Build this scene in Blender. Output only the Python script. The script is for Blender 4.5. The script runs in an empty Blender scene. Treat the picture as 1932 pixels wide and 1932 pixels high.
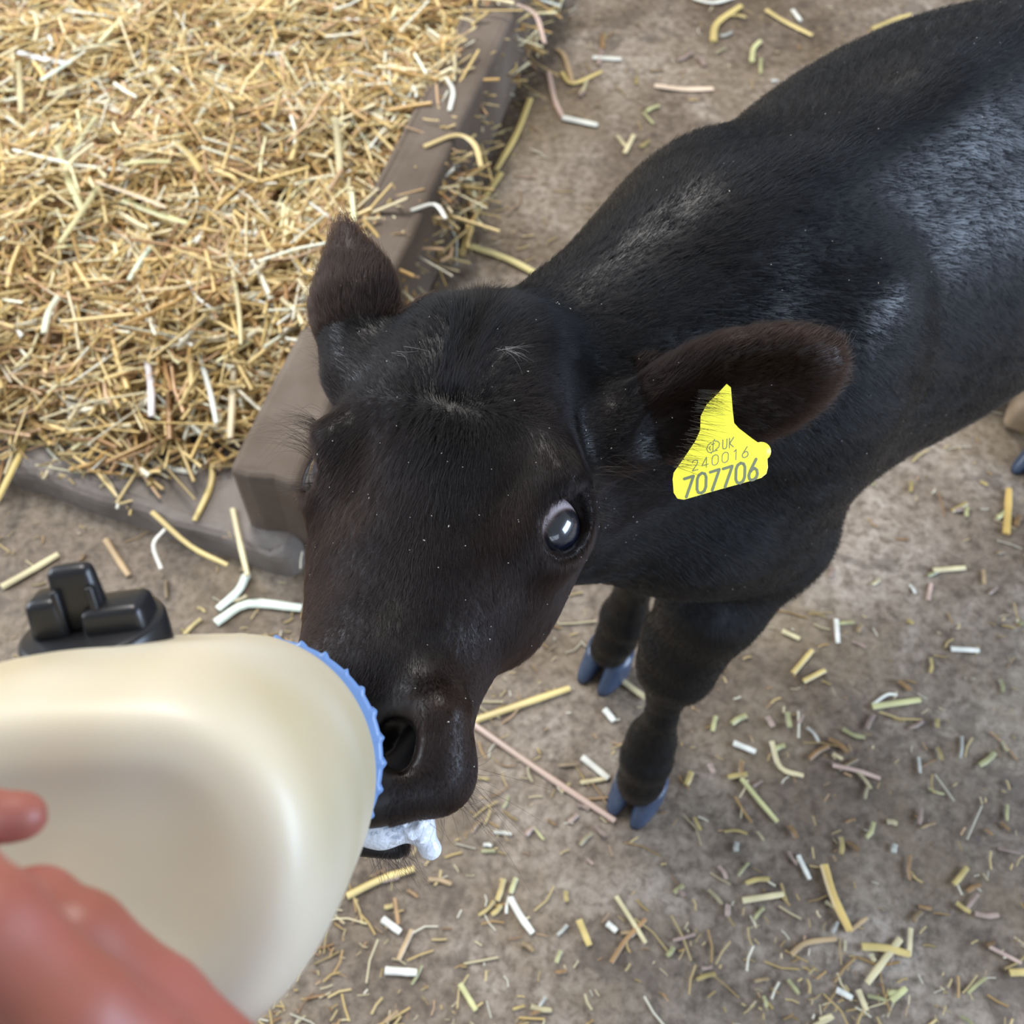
import bpy, bmesh, math, random, os
import numpy as np
from math import sin, cos, pi, radians, tan, sqrt
from mathutils import Vector, Matrix
QUICK = ''
rng = np.random.default_rng(7)
random.seed(7)
sc = bpy.context.scene
col = sc.collection

# ------------------------------------------------------------------ camera
PITCH = radians(55); CAM_H = 1.1; FOV = radians(53)
cam_d = bpy.data.cameras.new('camera'); cam = bpy.data.objects.new('camera', cam_d); col.objects.link(cam)
cam_d.sensor_width = 36; cam_d.lens = 18 / tan(FOV / 2); cam_d.clip_start = .02
cam.location = (0, 0, CAM_H); cam.rotation_euler = (radians(90) - PITCH, 0, 0)
cam_d.dof.use_dof = True; cam_d.dof.focus_distance = .53; cam_d.dof.aperture_fstop = 10.5
sc.camera = cam

# ------------------------------------------------------------------ light: a barn with open bright sides
w = bpy.data.worlds.new('world'); sc.world = w; w.use_nodes = True
w.node_tree.nodes['Background'].inputs[0].default_value = (.86, .92, 1, 1)
w.node_tree.nodes['Background'].inputs[1].default_value = .38
def area(name, loc, target, sx, sy, power, colour):
    d = bpy.data.lights.new(name, 'AREA'); d.shape = 'RECTANGLE'; d.size = sx; d.size_y = sy
    d.energy = power; d.color = colour
    o = bpy.data.objects.new(name, d); col.objects.link(o); o.location = loc
    o.rotation_euler = (Vector(target) - Vector(loc)).to_track_quat('-Z', 'Y').to_euler()
    return o
area('open_barn_side_light', (-3.2, 1.3, 2.0), (0, .7, .3), 2.6, 1.5, 120, (.82, .90, 1))
area('open_doorway_light', (3.0, -.2, 1.5), (.3, .6, .5), 2.2, 1.2, 130, (.62, .77, 1))
area('rear_opening_light', (1.0, -2.8, 1.5), (.1, .5, .3), 2.4, 1.0, 20, (.70, .82, 1))
area('roof_light', (-.7, 2.3, 3.3), (-.3, 1.0, 0), .9, 1.6, 105, (1, .96, .90))
sc.view_settings.view_transform = 'Standard'; sc.view_settings.look = 'None'
sc.view_settings.gamma = 1; sc.view_settings.use_curve_mapping = False
sc.view_settings.exposure = 0.15

# ------------------------------------------------------------------ helpers
FP = 966 / tan(FOV / 2)
RC = np.array([[1, 0, 0], [0, sin(PITCH), cos(PITCH)], [0, cos(PITCH), -sin(PITCH)]])
CC = np.array([0, 0, CAM_H])
def W(px, py, d): return CC + RC.T @ np.array([(px - 966) / FP * d, -(py - 966) / FP * d, d])
def Wz(px, py, z):
    r = RC.T @ np.array([(px - 966) / FP, -(py - 966) / FP, 1]); return CC + r * ((z - CAM_H) / r[2])
def proj(p):
    q = RC @ (np.asarray(p, float) - CC); return np.array([966 + q[0] / q[2] * FP, 966 - q[1] / q[2] * FP, q[2]])
def unit(v): v = np.asarray(v, float); return v / np.linalg.norm(v)

def empty(name, loc, label, cat, group=None):
    o = bpy.data.objects.new(name, None); col.objects.link(o); o.location = tuple(loc); o.empty_display_size = .03
    o['label'] = label; o['category'] = cat
    if group: o['group'] = group
    return o
def tag(o, label=None, cat=None, group=None, kind=None):
    if label: o['label'] = label
    if cat: o['category'] = cat
    if group: o['group'] = group
    if kind: o['kind'] = kind
    return o
def mesh_obj(name, verts, faces, mat=None, parent=None, smooth=True, origin=None):
    """verts in world space; origin = world position of the object (parents carry no rotation)"""
    verts = np.asarray(verts, dtype=np.float32)
    po = np.array(parent_world(parent)) if parent else np.zeros(3)
    og = np.array(origin if origin is not None else (po if parent else (0, 0, 0)), float)
    me = bpy.data.meshes.new(name)
    v = verts - og
    if isinstance(faces, np.ndarray):
        n = faces.shape[1]
        me.vertices.add(len(v)); me.vertices.foreach_set('co', v.astype(np.float32).ravel())
        me.loops.add(faces.size); me.loops.foreach_set('vertex_index', faces.astype(np.int32).ravel())
        me.polygons.add(len(faces)); me.polygons.foreach_set('loop_start', np.arange(0, faces.size, n, dtype=np.int32))
        me.update(calc_edges=True)
    else:
        me.from_pydata([tuple(map(float, a)) for a in v], [], faces); me.update()
    me.validate()
    if mat: me.materials.append(mat)
    if smooth: me.polygons.foreach_set('use_smooth', np.ones(len(me.polygons), dtype=bool))
    o = bpy.data.objects.new(name, me); col.objects.link(o)
    if parent: o.parent = parent
    o.location = tuple(og - po)
    return o
def parent_world(p):
    v = Vector((0, 0, 0))
    while p: v += p.location; p = p.parent
    return v
def tube(pts, rad, sides=6, caps=True, flat=1.0, up=(0, 0, 1)):
    """verts, faces of a tube through pts"""
    pts = np.asarray(pts, float); n = len(pts)
    rad = np.full(n, rad) if np.isscalar(rad) else np.asarray(rad)
    V = []; Fc = []
    for i in range(n):
        t = unit(pts[min(i + 1, n - 1)] - pts[max(i - 1, 0)])
        a = np.cross(t, up)
        if np.linalg.norm(a) < 1e-3: a = np.cross(t, (1, 0, 0))
        a = unit(a); b = np.cross(a, t)
        for k in range(sides):
            th = 2 * pi * k / sides
            V.append(pts[i] + rad[i] * (cos(th) * a + sin(th) * flat * b))
    for i in range(n - 1):
        for k in range(sides):
            k2 = (k + 1) % sides
            Fc.append((i * sides + k, i * sides + k2, (i + 1) * sides + k2, (i + 1) * sides + k))
    if caps:
        Fc.append(tuple(range(sides))[::-1]); Fc.append(tuple((n - 1) * sides + k for k in range(sides)))
    return V, Fc
def spline(pts, m):
    """Catmull-Rom through pts, m samples a segment"""
    P = np.asarray(pts, float); P = np.vstack([2 * P[0] - P[1], P, 2 * P[-1] - P[-2]]); out = []
    for i in range(1, len(P) - 2):
        for j in range(m):
            t = j / m
            out.append(.5 * (2 * P[i] + (P[i + 1] - P[i - 1]) * t + (2 * P[i - 1] - 5 * P[i] + 4 * P[i + 1] - P[i + 2]) * t * t
                       + (3 * P[i] - P[i - 1] - 3 * P[i + 1] + P[i + 2]) * t ** 3))
    out.append(P[-2]); return np.array(out)

# ------------------------------------------------------------------ materials
def mat(name):
    m = bpy.data.materials.new(name); m.use_nodes = True
    nt = m.node_tree; return m, nt, nt.nodes['Principled BSDF']
def N(nt, t, **kw):
    n = nt.nodes.new(t)
    for k, v in kw.items():
        if k.startswith('_'): setattr(n, k[1:], v)
        else: n.inputs[k.replace('_', ' ')].default_value = v
    return n
def noise_mat(name, stops, scale=10, detail=6, rough=.7, bump=0, bscale=None, dist=.002, spec=.5, distort=0, coord='Object'):
    m, nt, b = mat(name)
    tc = N(nt, 'ShaderNodeTexCoord'); nz = N(nt, 'ShaderNodeTexNoise', Scale=scale, Detail=detail, Roughness=.6, Distortion=distort)
    nt.links.new(tc.outputs[coord], nz.inputs['Vector'])
    r = N(nt, 'ShaderNodeValToRGB'); el = r.color_ramp.elements
    while len(el) < len(stops): el.new(.5)
    for e, (p, c) in zip(el, stops): e.position = p; e.color = (*c, 1)
    nt.links.new(nz.outputs['Fac'], r.inputs['Fac']); nt.links.new(r.outputs['Color'], b.inputs['Base Color'])
    b.inputs['Roughness'].default_value = rough; b.inputs['Specular IOR Level'].default_value = spec
    if bump:
        n2 = N(nt, 'ShaderNodeTexNoise', Scale=bscale or scale * 4, Detail=8, Roughness=.65)
        nt.links.new(tc.outputs[coord], n2.inputs['Vector'])
        bp = N(nt, 'ShaderNodeBump', Strength=bump, Distance=dist)
        nt.links.new(n2.outputs['Fac'], bp.inputs['Height']); nt.links.new(bp.outputs['Normal'], b.inputs['Normal'])
    return m

# ------------------------------------------------------------------ ground: dirty concrete floor, low step, sleeper kerb
def floor_material():
    m, nt, b = mat('dirty_concrete'); tc = N(nt, 'ShaderNodeTexCoord'); L = nt.links.new
    def nz(scale, det, dist=0, ro=.6):
        n = N(nt, 'ShaderNodeTexNoise', Scale=scale, Detail=det, Roughness=ro, Distortion=dist); L(tc.outputs['Object'], n.inputs['Vector']); return n
    def ramp(src, stops):
        r = N(nt, 'ShaderNodeValToRGB'); el = r.color_ramp.elements
        while len(el) < len(stops): el.new(.5)
        for e, (p, c) in zip(el, stops): e.position = p; e.color = (*c, 1)
        L(src.outputs['Fac'], r.inputs['Fac']); return r
    def mix(f, a, bb, mode='MIX'):
        x = N(nt, 'ShaderNodeMix', _data_type='RGBA', _blend_type=mode)
        if hasattr(f, 'outputs'): L(f.outputs[0], x.inputs[0])
        else: x.inputs[0].default_value = f
        L(a, x.inputs[6]); L(bb, x.inputs[7]); return x.outputs[2]
    big = ramp(nz(3.2, 5, .6), [(.36, (.165, .118, .078)), (.5, (.29, .23, .172)), (.62, (.48, .41, .34))])
    fine = ramp(nz(75, 7, .3, .7), [(.36, (.34, .30, .26)), (.52, (.72, .69, .66)), (.68, (1, 1, 1))])
    c = mix(1.0, big.outputs[0], fine.outputs[0], 'MULTIPLY')
    blot = ramp(nz(14, 4, 1.0), [(.56, (0, 0, 0)), (.63, (1, 1, 1))])
    dark = N(nt, 'ShaderNodeRGB'); dark.outputs[0].default_value = (.075, .052, .036, 1)
    k = N(nt, 'ShaderNodeMath', _operation='MULTIPLY'); L(blot.outputs[0], k.inputs[0]); k.inputs[1].default_value = .55
    c = mix(k, c, dark.outputs[0])
    och = ramp(nz(5, 6, .5), [(.50, (0, 0, 0)), (.66, (1, 1, 1))]); k2 = N(nt, 'ShaderNodeMath', _operation='MULTIPLY'); L(och.outputs[0], k2.inputs[0]); k2.inputs[1].default_value = .35
    oc = N(nt, 'ShaderNodeRGB'); oc.outputs[0].default_value = (.26, .19, .10, 1)
    c = mix(k2, c, oc.outputs[0])
    L(c, b.inputs['Base Color'])
    rr = ramp(nz(7, 3), [(.35, (.34, .34, .34)), (.65, (.72, .72, .72))]); L(rr.outputs[0], b.inputs['Roughness'])
    bp = N(nt, 'ShaderNodeBump', Strength=.7, Distance=.0035); h = nz(60, 9, .2, .7); L(h.outputs['Fac'], bp.inputs['Height'])
    b2 = N(nt, 'ShaderNodeBump', Strength=.5, Distance=.006); h2 = nz(16, 4, .5); L(h2.outputs['Fac'], b2.inputs['Height']); L(bp.outputs[0], b2.inputs['Normal'])
    L(b2.outputs[0], b.inputs['Normal']); return m
M_floor = floor_material()
def sheet(name, x0, x1, y0, y1, z, step, m, amp=.0, thick=.05):
    xs = np.arange(x0, x1 + 1e-6, step); ys = np.arange(y0, y1 + 1e-6, step); X, Y = np.meshgrid(xs, ys, indexing='ij')
    P = np.stack([X.ravel(), Y.ravel(), np.zeros(X.size)], 1); r_ = np.random.default_rng(5)
    hgt = sum(np.sin(P @ (np.r_[r_.normal(size=2), 0] * f) + r_.uniform(0, 6)) / (i + 2) for i, f in enumerate((6, 9, 15, 25, 40)))
    P[:, 2] = z + amp * (hgt - 1)
    nx, ny = len(xs), len(ys); I = np.arange(nx * ny).reshape(nx, ny)
    Fq = np.stack([I[:-1, :-1], I[1:, :-1], I[1:, 1:], I[:-1, 1:]], -1).reshape(-1, 4)
    o = mesh_obj(name, P, Fq, m); o['kind'] = 'structure'; return o
sheet('floor', -4, 4, -1.2, 4.4, 0, .04, M_floor, .0012)
M_kerb = noise_mat('kerb_concrete', [(.25, (.085, .060, .042)), (.5, (.135, .102, .078)), (.75, (.20, .160, .130))], 6, detail=8, rough=.75, bump=.6, bscale=45, dist=.003, spec=.3)
M_step = noise_mat('step_concrete', [(.25, (.10, .080, .064)), (.5, (.19, .160, .138)), (.8, (.31, .275, .25))], 9, detail=9, rough=.7, bump=.7, bscale=40, dist=.004, spec=.35)
KH = .16
kA = Wz(984, 11, KH); kB = Wz(738, 558, KH); kE = Wz(556, 912, KH)
KD = unit((kA - kB) * [1, 1, 0]); KN = np.array([KD[1], -KD[0], 0])        # along the kerb away from the view; towards the calf's side
def slab(name, corners, z0, z1, m, bev=.01, jit=.002, sub=18):
    """prism over a quad of (x, y) corners, its long sides cut into wobbly lengths"""
    bm = bmesh.new(); c = [np.array(p[:2]) for p in corners]; r_ = np.random.default_rng(3); bot = []; top = []
    ring = []
    for i in range(4):
        a, b_ = c[i], c[(i + 1) % 4]; n = sub if np.linalg.norm(b_ - a) > .3 else 3
        for j in range(n): ring.append(a + (b_ - a) * j / n)
    for p in ring:
        e = r_.normal(size=2) * jit
        top.append(bm.verts.new((p[0] + e[0], p[1] + e[1], z1 + r_.normal() * jit * .6))); bot.append(bm.verts.new((p[0] + e[0] * .5, p[1] + e[1] * .5, z0)))
    bm.faces.new(top); bm.faces.new(bot[::-1]); n = len(ring)
    for i in range(n): bm.faces.new((bot[i], bot[(i + 1) % n], top[(i + 1) % n], top[i]))
    bmesh.ops.recalc_face_normals(bm, faces=bm.faces)
    me_ = bpy.data.meshes.new(name); bm.to_mesh(me_); bm.free(); me_.materials.append(m)
    o = bpy.data.objects.new(name, me_); col.objects.link(o); o['kind'] = 'structure'
    if bev: b_ = o.modifiers.new('b', 'BEVEL'); b_.width = bev; b_.segments = 3; b_.limit_method = 'ANGLE'
    return o
far = kA + KD * 1.6
slab('trim_kerb', [kE, far, far - KN * .085, kE - KN * .085], .002, KH, M_kerb, .010, .0015)
SZ = .045
sA = Wz(-250, 790, SZ); sB = Wz(300, 965, SZ); sC = Wz(600, 1078, SZ)
_f = unit(sC - sA); _o = kE - KN * .012; _t = np.linalg.solve(np.array([[_f[0], -KD[0]], [_f[1], -KD[1]]]), (_o - sA)[:2]); sC = sA + _f * _t[0]
sL = sA + (sA - sC) * 2.2
slab('trim_step', [sL, sC, sC + KD * 3.0, sL + KD * 3.0], -.02, SZ, M_step, .016, .003, 60)

# ------------------------------------------------------------------ straw
def straw_mat():
    m, nt, b = mat('straw'); at = N(nt, 'ShaderNodeAttribute', _attribute_name='straw')
    nt.links.new(at.outputs['Color'], b.inputs['Base Color']); b.inputs['Roughness'].default_value = .36; b.inputs['Specular IOR Level'].default_value = .65
    return m
M_straw = straw_mat()
SC = np.array([(.62, .44, .17), (.70, .53, .24), (.50, .31, .11), (.78, .66, .40), (.38, .21, .09), (.86, .80, .62), (.58, .37, .20), (.45, .33, .13)])
SW = np.array([.22, .22, .13, .15, .07, .11, .07, .03])
def straws(C, length, width, heading, tilt, colr, bend=.25, flat=.45):
    """many stalks at once: two joints each, three-sided; returns verts, faces, face colours"""
    n = len(C); d = np.stack([np.cos(heading) * np.cos(tilt), np.sin(heading) * np.cos(tilt), np.sin(tilt)], 1)
    s_ = np.cross(d, [0, 0, 1.]); s_ /= np.linalg.norm(s_, axis=1)[:, None]; u_ = np.cross(s_, d)
    kx = rng.normal(size=n) * bend; V = np.empty((n, 9, 3)); j = 0
    for q in (-.5, .0 , .5):
        off = (s_ * kx[:, None] * .5 + u_ * .15 * np.abs(kx)[:, None]) * (abs(q) * 2) ** 1.2 * length[:, None] * .5
        c = C + d * (q * length)[:, None] + off
        for k in range(3):
            th = 2 * pi * k / 3 + pi / 2
            V[:, j] = c + (s_ * cos(th) * width[:, None] + u_ * sin(th) * width[:, None] * flat) * .58; j += 1
    base = np.arange(n)[:, None] * 9; Fq = []
    for r_ in (0, 3):
        for k in range(3):
            k2 = (k + 1) % 3; Fq.append(np.stack([base[:, 0] + r_ + k, base[:, 0] + r_ + k2, base[:, 0] + r_ + 3 + k2, base[:, 0] + r_ + 3 + k], 1))
    return V.reshape(-1, 3), np.stack(Fq, 1).reshape(-1, 4), np.repeat(colr, 6, axis=0)
def straw_object(name, V, Fq, cf, parent=None, origin=None):
    o = mesh_obj(name, V, Fq, M_straw, parent, smooth=False, origin=origin)
    ca_ = o.data.color_attributes.new('straw', 'FLOAT_COLOR', 'CORNER'); c = np.ones((len(cf), 4), np.float32); c[:, :3] = cf
    ca_.data.foreach_set('color', np.repeat(c, 4, axis=0).ravel()); return o
def pick_cols(n, dark=0.0):
    c = SC[rng.choice(len(SC), n, p=SW / SW.sum())] * (.75 + .45 * rng.random(n))[:, None]
    return np.clip(c * 1.12 * (1 - dark), 0, .92)
kLeft = kB - KN * .034
fE1 = Wz(0, 800, .06); fE2 = Wz(490, 915, .06); FD = unit((fE2 - fE1) * [1, 1, 0]); FN = np.array([-FD[1], FD[0], 0])
def bed_height(P):
    """height of the straw bed and how far inside it a point lies"""
    dk = -((P - kLeft) @ KN); df = (P - fE1) @ FN
    wob = .035 * np.sin(P[:, 0] * 9 + 1) + .02 * np.sin(P[:, 0] * 23)
    df = df + wob; dk = dk + .022 * np.sin(P[:, 1] * 11) + .012 * np.sin(P[:, 1] * 29 + 2)
    e = np.clip(df / .22, 0, 1) ** .6 * np.clip(dk / .04 + .55, 0, 1) ** .5
    b_ = .012 * np.sin(P[:, 0] * 13 + P[:, 1] * 5) + .011 * np.sin(P[:, 1] * 17 - P[:, 0] * 6 + 1) + .008 * np.sin(P[:, 0] * 31 + 2) * np.sin(P[:, 1] * 27)
    return SZ + (.098 + b_ + .012 * np.clip(1 - dk / .25, 0, 1)) * e, np.minimum(df, dk + .02)
def straw_bed():
    n = 9000 if QUICK else 34000
    P = np.stack([rng.uniform(-1.75, .35, n * 3), .55 + 2.3 * rng.random(n * 3) ** 1.15, np.zeros(n * 3)], 1)
    h, ins = bed_height(P); keep = ins > rng.exponential(.018, len(P)) - .02; P = P[keep][:n]; h = h[keep][:n]; m = len(P)
    P[:, 2] = h + rng.normal(size=m) * .008 - .002
    ln = np.clip(rng.lognormal(np.log(.058), .5, m), .015, .20); wd = np.clip(rng.lognormal(np.log(.0041), .42, m), .0014, .0092)
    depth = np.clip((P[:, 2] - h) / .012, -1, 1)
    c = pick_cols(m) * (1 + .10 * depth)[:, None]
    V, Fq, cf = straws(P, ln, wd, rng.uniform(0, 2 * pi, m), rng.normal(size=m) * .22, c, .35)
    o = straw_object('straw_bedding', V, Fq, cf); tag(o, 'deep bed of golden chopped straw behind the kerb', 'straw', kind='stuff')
    xs = np.arange(-2.2, .5, .02); ys = np.arange(.55, 3.2, .02); X, Y = np.meshgrid(xs, ys, indexing='ij'); G = np.stack([X.ravel(), Y.ravel(), np.zeros(X.size)], 1)
    hh, ii = bed_height(G); G[:, 2] = np.where(ii > .03, hh - .012, SZ - .02)
    I = np.arange(X.size).reshape(X.shape); Fq = np.stack([I[:-1, :-1], I[1:, :-1], I[1:, 1:], I[:-1, 1:]], -1).reshape(-1, 4)
    Fq = Fq[(ii[Fq] > .02).all(1)]; used = np.unique(Fq); rm = np.zeros(X.size, int); rm[used] = np.arange(len(used)); Fq = rm[Fq]; G = G[used]
    M = noise_mat('packed_straw', [(.3, (.12, .07, .03)), (.5, (.28, .17, .07)), (.7, (.42, .28, .12))], 60, rough=.8, bump=.8, bscale=120, dist=.004)
    u = mesh_obj('packed_straw', G, Fq, M); tag(u, 'brown packed straw under the loose golden layer', 'straw', kind='stuff')
straw_bed()
def ground_z(P):
    """floor, or the step's top where the point lies over it"""
    on = ((P - sC) @ np.array([-unit(sC - sL)[1], unit(sC - sL)[0], 0]) > 0) & ((P - kE) @ KN < -.0)
    return np.where(on, SZ, 0)
def litter():
    n = 1500 if QUICK else 14000
    P = np.stack([rng.uniform(-.9, 1.5, n), rng.uniform(.05, 2.6, n), np.zeros(n)], 1)
    clump = vn(P, 5.0) + .5 * vn(P, 17.0)
    near = 1 - np.clip(np.abs((P - kE) @ KN - .05) / .16, 0, 1)
    n2 = 400 if QUICK else 6000
    P[:n2] = np.stack([rng.uniform(-.30, .62, n2), rng.uniform(.08, .62, n2), np.zeros(n2)], 1); clump = vn(P, 5.0) + .5 * vn(P, 17.0)
    keep = rng.random(n) < np.clip(.30 + .45 * clump + .9 * near, .05, 1); P = P[keep]; m = len(P)
    h, ins = bed_height(P); P[:, 2] = np.where((ins > 0) & ((P - kE) @ KN < 0), h, ground_z(P)) + .0015
    small = rng.random(m) < .72
    ln = np.where(small, rng.uniform(.003, .012, m), rng.lognormal(np.log(.022), .4, m)); wd = np.where(small, rng.uniform(.0008, .0022, m), rng.uniform(.0014, .003, m))
    V, Fq, cf = straws(P, ln, wd, rng.uniform(0, 2 * pi, m), rng.normal(size=m) * .04, pick_cols(m, .30), .25)
    tag(straw_object('straw_litter', V, Fq, cf), 'tiny chaff and straw crumbs strewn over the concrete floor', 'straw litter', kind='stuff')
def vn(P, f, seed=4):
    r = np.random.default_rng(seed); return sum(np.sin(P @ (np.r_[r.normal(size=2), 0] * f * (1 + .4 * i)) + r.uniform(0, 6.28)) for i in range(5)) / 3
litter()

# ------------------------------------------------------------------ the calf's body: one surface grown from a distance field
TT = np.array([.8, .6, 0]); LL = np.array([.6, -.8, 0]); ZZ = np.array([0, 0, 1.])
BT = np.vstack([TT, LL, ZZ])                       # world -> (tail, left, up)
def loc(p): return BT @ np.asarray(p, float)
def new_field(lo, hi, vox):
    """start an empty distance field over a box given in (tail, left, up) coordinates"""
    global G0, G1, VOX, GN, AX, FLD
    VOX = vox; G0 = np.asarray(lo, float); G1 = np.asarray(hi, float)
    GN = np.ceil((G1 - G0) / VOX).astype(int)
    AX = [(G0[i] + VOX * np.arange(GN[i])).astype(np.float32) for i in range(3)]
    FLD = np.full(GN, .2, np.float32)
def field_around(pts, pad, vox):
    P = np.array([loc(p) for p in pts]); new_field(P.min(0) - pad, P.max(0) + pad, vox)
new_field([0.0, -.53, -.012], [1.24, -.06, .80], .005 if QUICK else .0026)
def _block(lo, hi):
    a = np.clip(np.floor((np.asarray(lo) - G0) / VOX).astype(int), 0, GN); b = np.clip(np.ceil((np.asarray(hi) - G0) / VOX).astype(int) + 1, 0, GN)
    s = tuple(slice(a[i], b[i]) for i in range(3))
    return s, AX[0][s[0]][:, None, None], AX[1][s[1]][None, :, None], AX[2][s[2]][None, None, :]
def _mix(s, d, k, op):
    f = FLD[s]
    if f.size == 0: return
    if op == 'add':
        h = np.maximum(k - np.abs(f - d), 0) / k; FLD[s] = np.minimum(f, d) - h * h * k * .25
    else:
        d = -d; h = np.maximum(k - np.abs(f - d), 0) / k; FLD[s] = np.maximum(f, d) + h * h * k * .25
def cap(a, b, ra, rb, k=.02, op='add'):
    """tapered capsule between world points"""
    a = loc(a); b = loc(b); m = max(ra, rb) + k + .012
    s, X, Y, Z = _block(np.minimum(a, b) - m, np.maximum(a, b) + m)
    ab = (b - a).astype(np.float32); L2 = float(ab @ ab) + 1e-12
    t = np.clip(((X - a[0]) * ab[0] + (Y - a[1]) * ab[1] + (Z - a[2]) * ab[2]) / L2, 0, 1)
    d = np.sqrt((X - a[0] - t * ab[0]) ** 2 + (Y - a[1] - t * ab[1]) ** 2 + (Z - a[2] - t * ab[2]) ** 2) - (ra + (rb - ra) * t)
    _mix(s, d.astype(np.float32), k, op)
def ell(c, axes, r, k=.02, op='add'):
    """ellipsoid, axes = three unit world vectors"""
    c = loc(c); A = np.array([BT @ np.asarray(a, float) for a in axes], np.float32); r = np.asarray(r, np.float32)
    ext = np.sqrt(((A * r[:, None]) ** 2).sum(0)) + k + .012
    s, X, Y, Z = _block(c - ext, c + ext)
    x = X - np.float32(c[0]); y = Y - np.float32(c[1]); z = Z - np.float32(c[2])
    k0 = 0; k1 = 0
    for i in range(3):
        q = (x * A[i, 0] + y * A[i, 1] + z * A[i, 2]) / r[i]
        k0 = k0 + q * q; k1 = k1 + (q / r[i]) ** 2
    k0 = np.sqrt(k0); k1 = np.sqrt(k1) + 1e-9
    _mix(s, (k0 * (k0 - 1) / k1).astype(np.float32), k, op)

POLL = W(918, 572, .575); NOSE = W(672, 1362, .475)
HL = unit(NOSE - POLL)
_a = .27
HS = RC.T @ np.array([.965 * cos(_a), -.264, -sin(_a)]); HS = unit(HS - HL * (HS @ HL))
HN = np.cross(HS, HL)
if (RC @ HN)[2] > 0: HN = -HN
def hp(s, u, n): return POLL + HL * s + HS * u + HN * n
def tl(t, l, z): return TT * t + LL * l + ZZ * z
HAX = (HL, HS, HN); TAX = (TT, LL, ZZ)
SP = -.33                                           # lateral place of the spine
def build_field():
    # trunk
    ell(tl(.47, SP, .50), TAX, (.16, .112, .19), .03)
    ell(tl(.72, SP - .012, .492), TAX, (.32, .137, .18), .05)
    ell(tl(.66, SP - .03, .55), TAX, (.26, .128, .142), .04)
    ell(tl(1.0, SP - .03, .55), TAX, (.19, .125, .165), .05)
    ell(tl(.43, SP - .055, .55), (unit(TT * .25 + ZZ), unit(TT - ZZ * .25), LL), (.12, .085, .055), .05)
    cap(tl(.42, SP, .665), tl(.62, SP - .008, .67), .020, .018, .05)
    cap(tl(.62, SP - .008, .67), tl(1.05, SP - .03, .71), .018, .024, .05)
    for sgn in (-1, 1):                             # hip bones, thighs, hind legs
        cap(tl(.90, SP - .02 + sgn * .06, .67), tl(.93, SP - .02 + sgn * .09, .65), .022, .024, .05)
        cap(tl(1.03, SP + sgn * .075, .50), tl(1.03, SP + sgn * .085, .36), .085, .05, .04)
        cap(tl(1.03, SP + sgn * .085, .36), tl(1.13, SP + sgn * .08, .27), .048, .03, .03)
        cap(tl(1.13, SP + sgn * .08, .27), tl(1.115, SP + sgn * .08, .12), .028, .022, .02)
        cap(tl(1.115, SP + sgn * .08, .12), tl(1.105, SP + sgn * .08, .07), .026, .028, .02)
        cap(tl(1.105, SP + sgn * .08, .07), tl(1.085, SP + sgn * .08, .03), .026, .03, .02)
    # neck
    cap(hp(.045, 0, -.075), tl(.43, SP, .575), .060, .105, .04)
    cap(hp(.09, 0, -.12), tl(.36, SP, .47), .035, .085, .05)
    cap(hp(.03, -.004, -.075), tl(.42, SP - .02, .645), .036, .05, .03)
    # shoulders and front legs
    for sgn, pts in ((1, LEG_L), (-1, LEG_R)):
        ell(tl(.455, SP + sgn * .078, .535), (unit(TT * .25 + ZZ), unit(TT - ZZ * .25), LL), (.125, .062, .042), .04)
        cap(tl(.375, SP + sgn * .065, .46), tl(.46, SP + sgn * .075, .385), .052, .05, .04)
        for (a, ra), (b, rb) in zip(pts[:-1], pts[1:]): cap(a, b, ra, rb, .016 if min(a[2], b[2]) > .25 else .007)
    # head
    ell(hp(.034, 0, -.054), HAX, (.068, .063, .058), .02)
    ell(hp(.085, 0, -.052), HAX, (.062, .064, .050), .03)
    for sg in (-1, 1):
        ell(hp(.025, sg * .026, -.022), HAX, (.032, .025, .026), .02)        # the two bosses beside the poll
        ell(hp(.062, sg * .030, -.020), HAX, (.042, .026, .022), .02)
        ell(hp(.098, sg * .052, -.034), HAX, (.030, .022, .028), .02)        # orbit
        cap(hp(.070, sg * .050, -.012), hp(.098, sg * .064, -.006), .009, .007, .016)  # brow
        cap(hp(.098, sg * .064, -.006), hp(.128, sg * .050, -.022), .006, .006, .016)
        ell(hp(.118, sg * .040, -.078), HAX, (.058, .026, .044), .03)        # cheek
        cap(hp(.08, sg * .036, -.105), hp(.19, sg * .014 - .005, -.090), .028, .016, .03)
        cap(hp(.12, sg * .048, -.045), hp(.19, sg * .030 - .004, -.050), .014, .012, .03)     # cheek bone
    cap(hp(.0, 0, .004), hp(.06, 0, .004), .004, .005, .016, 'sub')          # groove down the forehead
    cap(hp(.10, 0, -.045), hp(.20, 0, -.040), .044, .031, .03)
    ell(hp(.205, -.006, -.046), HAX, (.036, .042, .036), .02)
    for sg in (-1, 1):
        ell(hp(.220, sg * .026 - .005, -.036), HAX, (.024, .019, .024), .014)       # nostril wings
        ell(hp(.228, sg * .018 - .007, -.074), HAX, (.032, .026, .024), .016)       # upper lip
    ell(hp(.236, 0, -.044), HAX, (.012, .028, .018), .014)
    ell(hp(.218, -.002, -.114), HAX, (.038, .030, .016), .02)                # chin
    cap(hp(.262, -.03, -.099), hp(.225, .046, -.094), .004, .004, .006, 'sub')         # mouth line
    cap(hp(.262, -.03, -.099), hp(.262, .022, -.099), .007, .007, .008, 'sub')
    cap(W(835, 1350, .478), W(818, 1455, .480), .0125, .0150, .025)
    cap(W(815, 1458, .480), W(700, 1480, .472), .0150, .0145, .02)
    cap(W(700, 1480, .472), W(600, 1430, .468), .0145, .0140, .02)
    cap(W(600, 1560, .490), W(745, 1592, .497), .012, .0075, .008)
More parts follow.
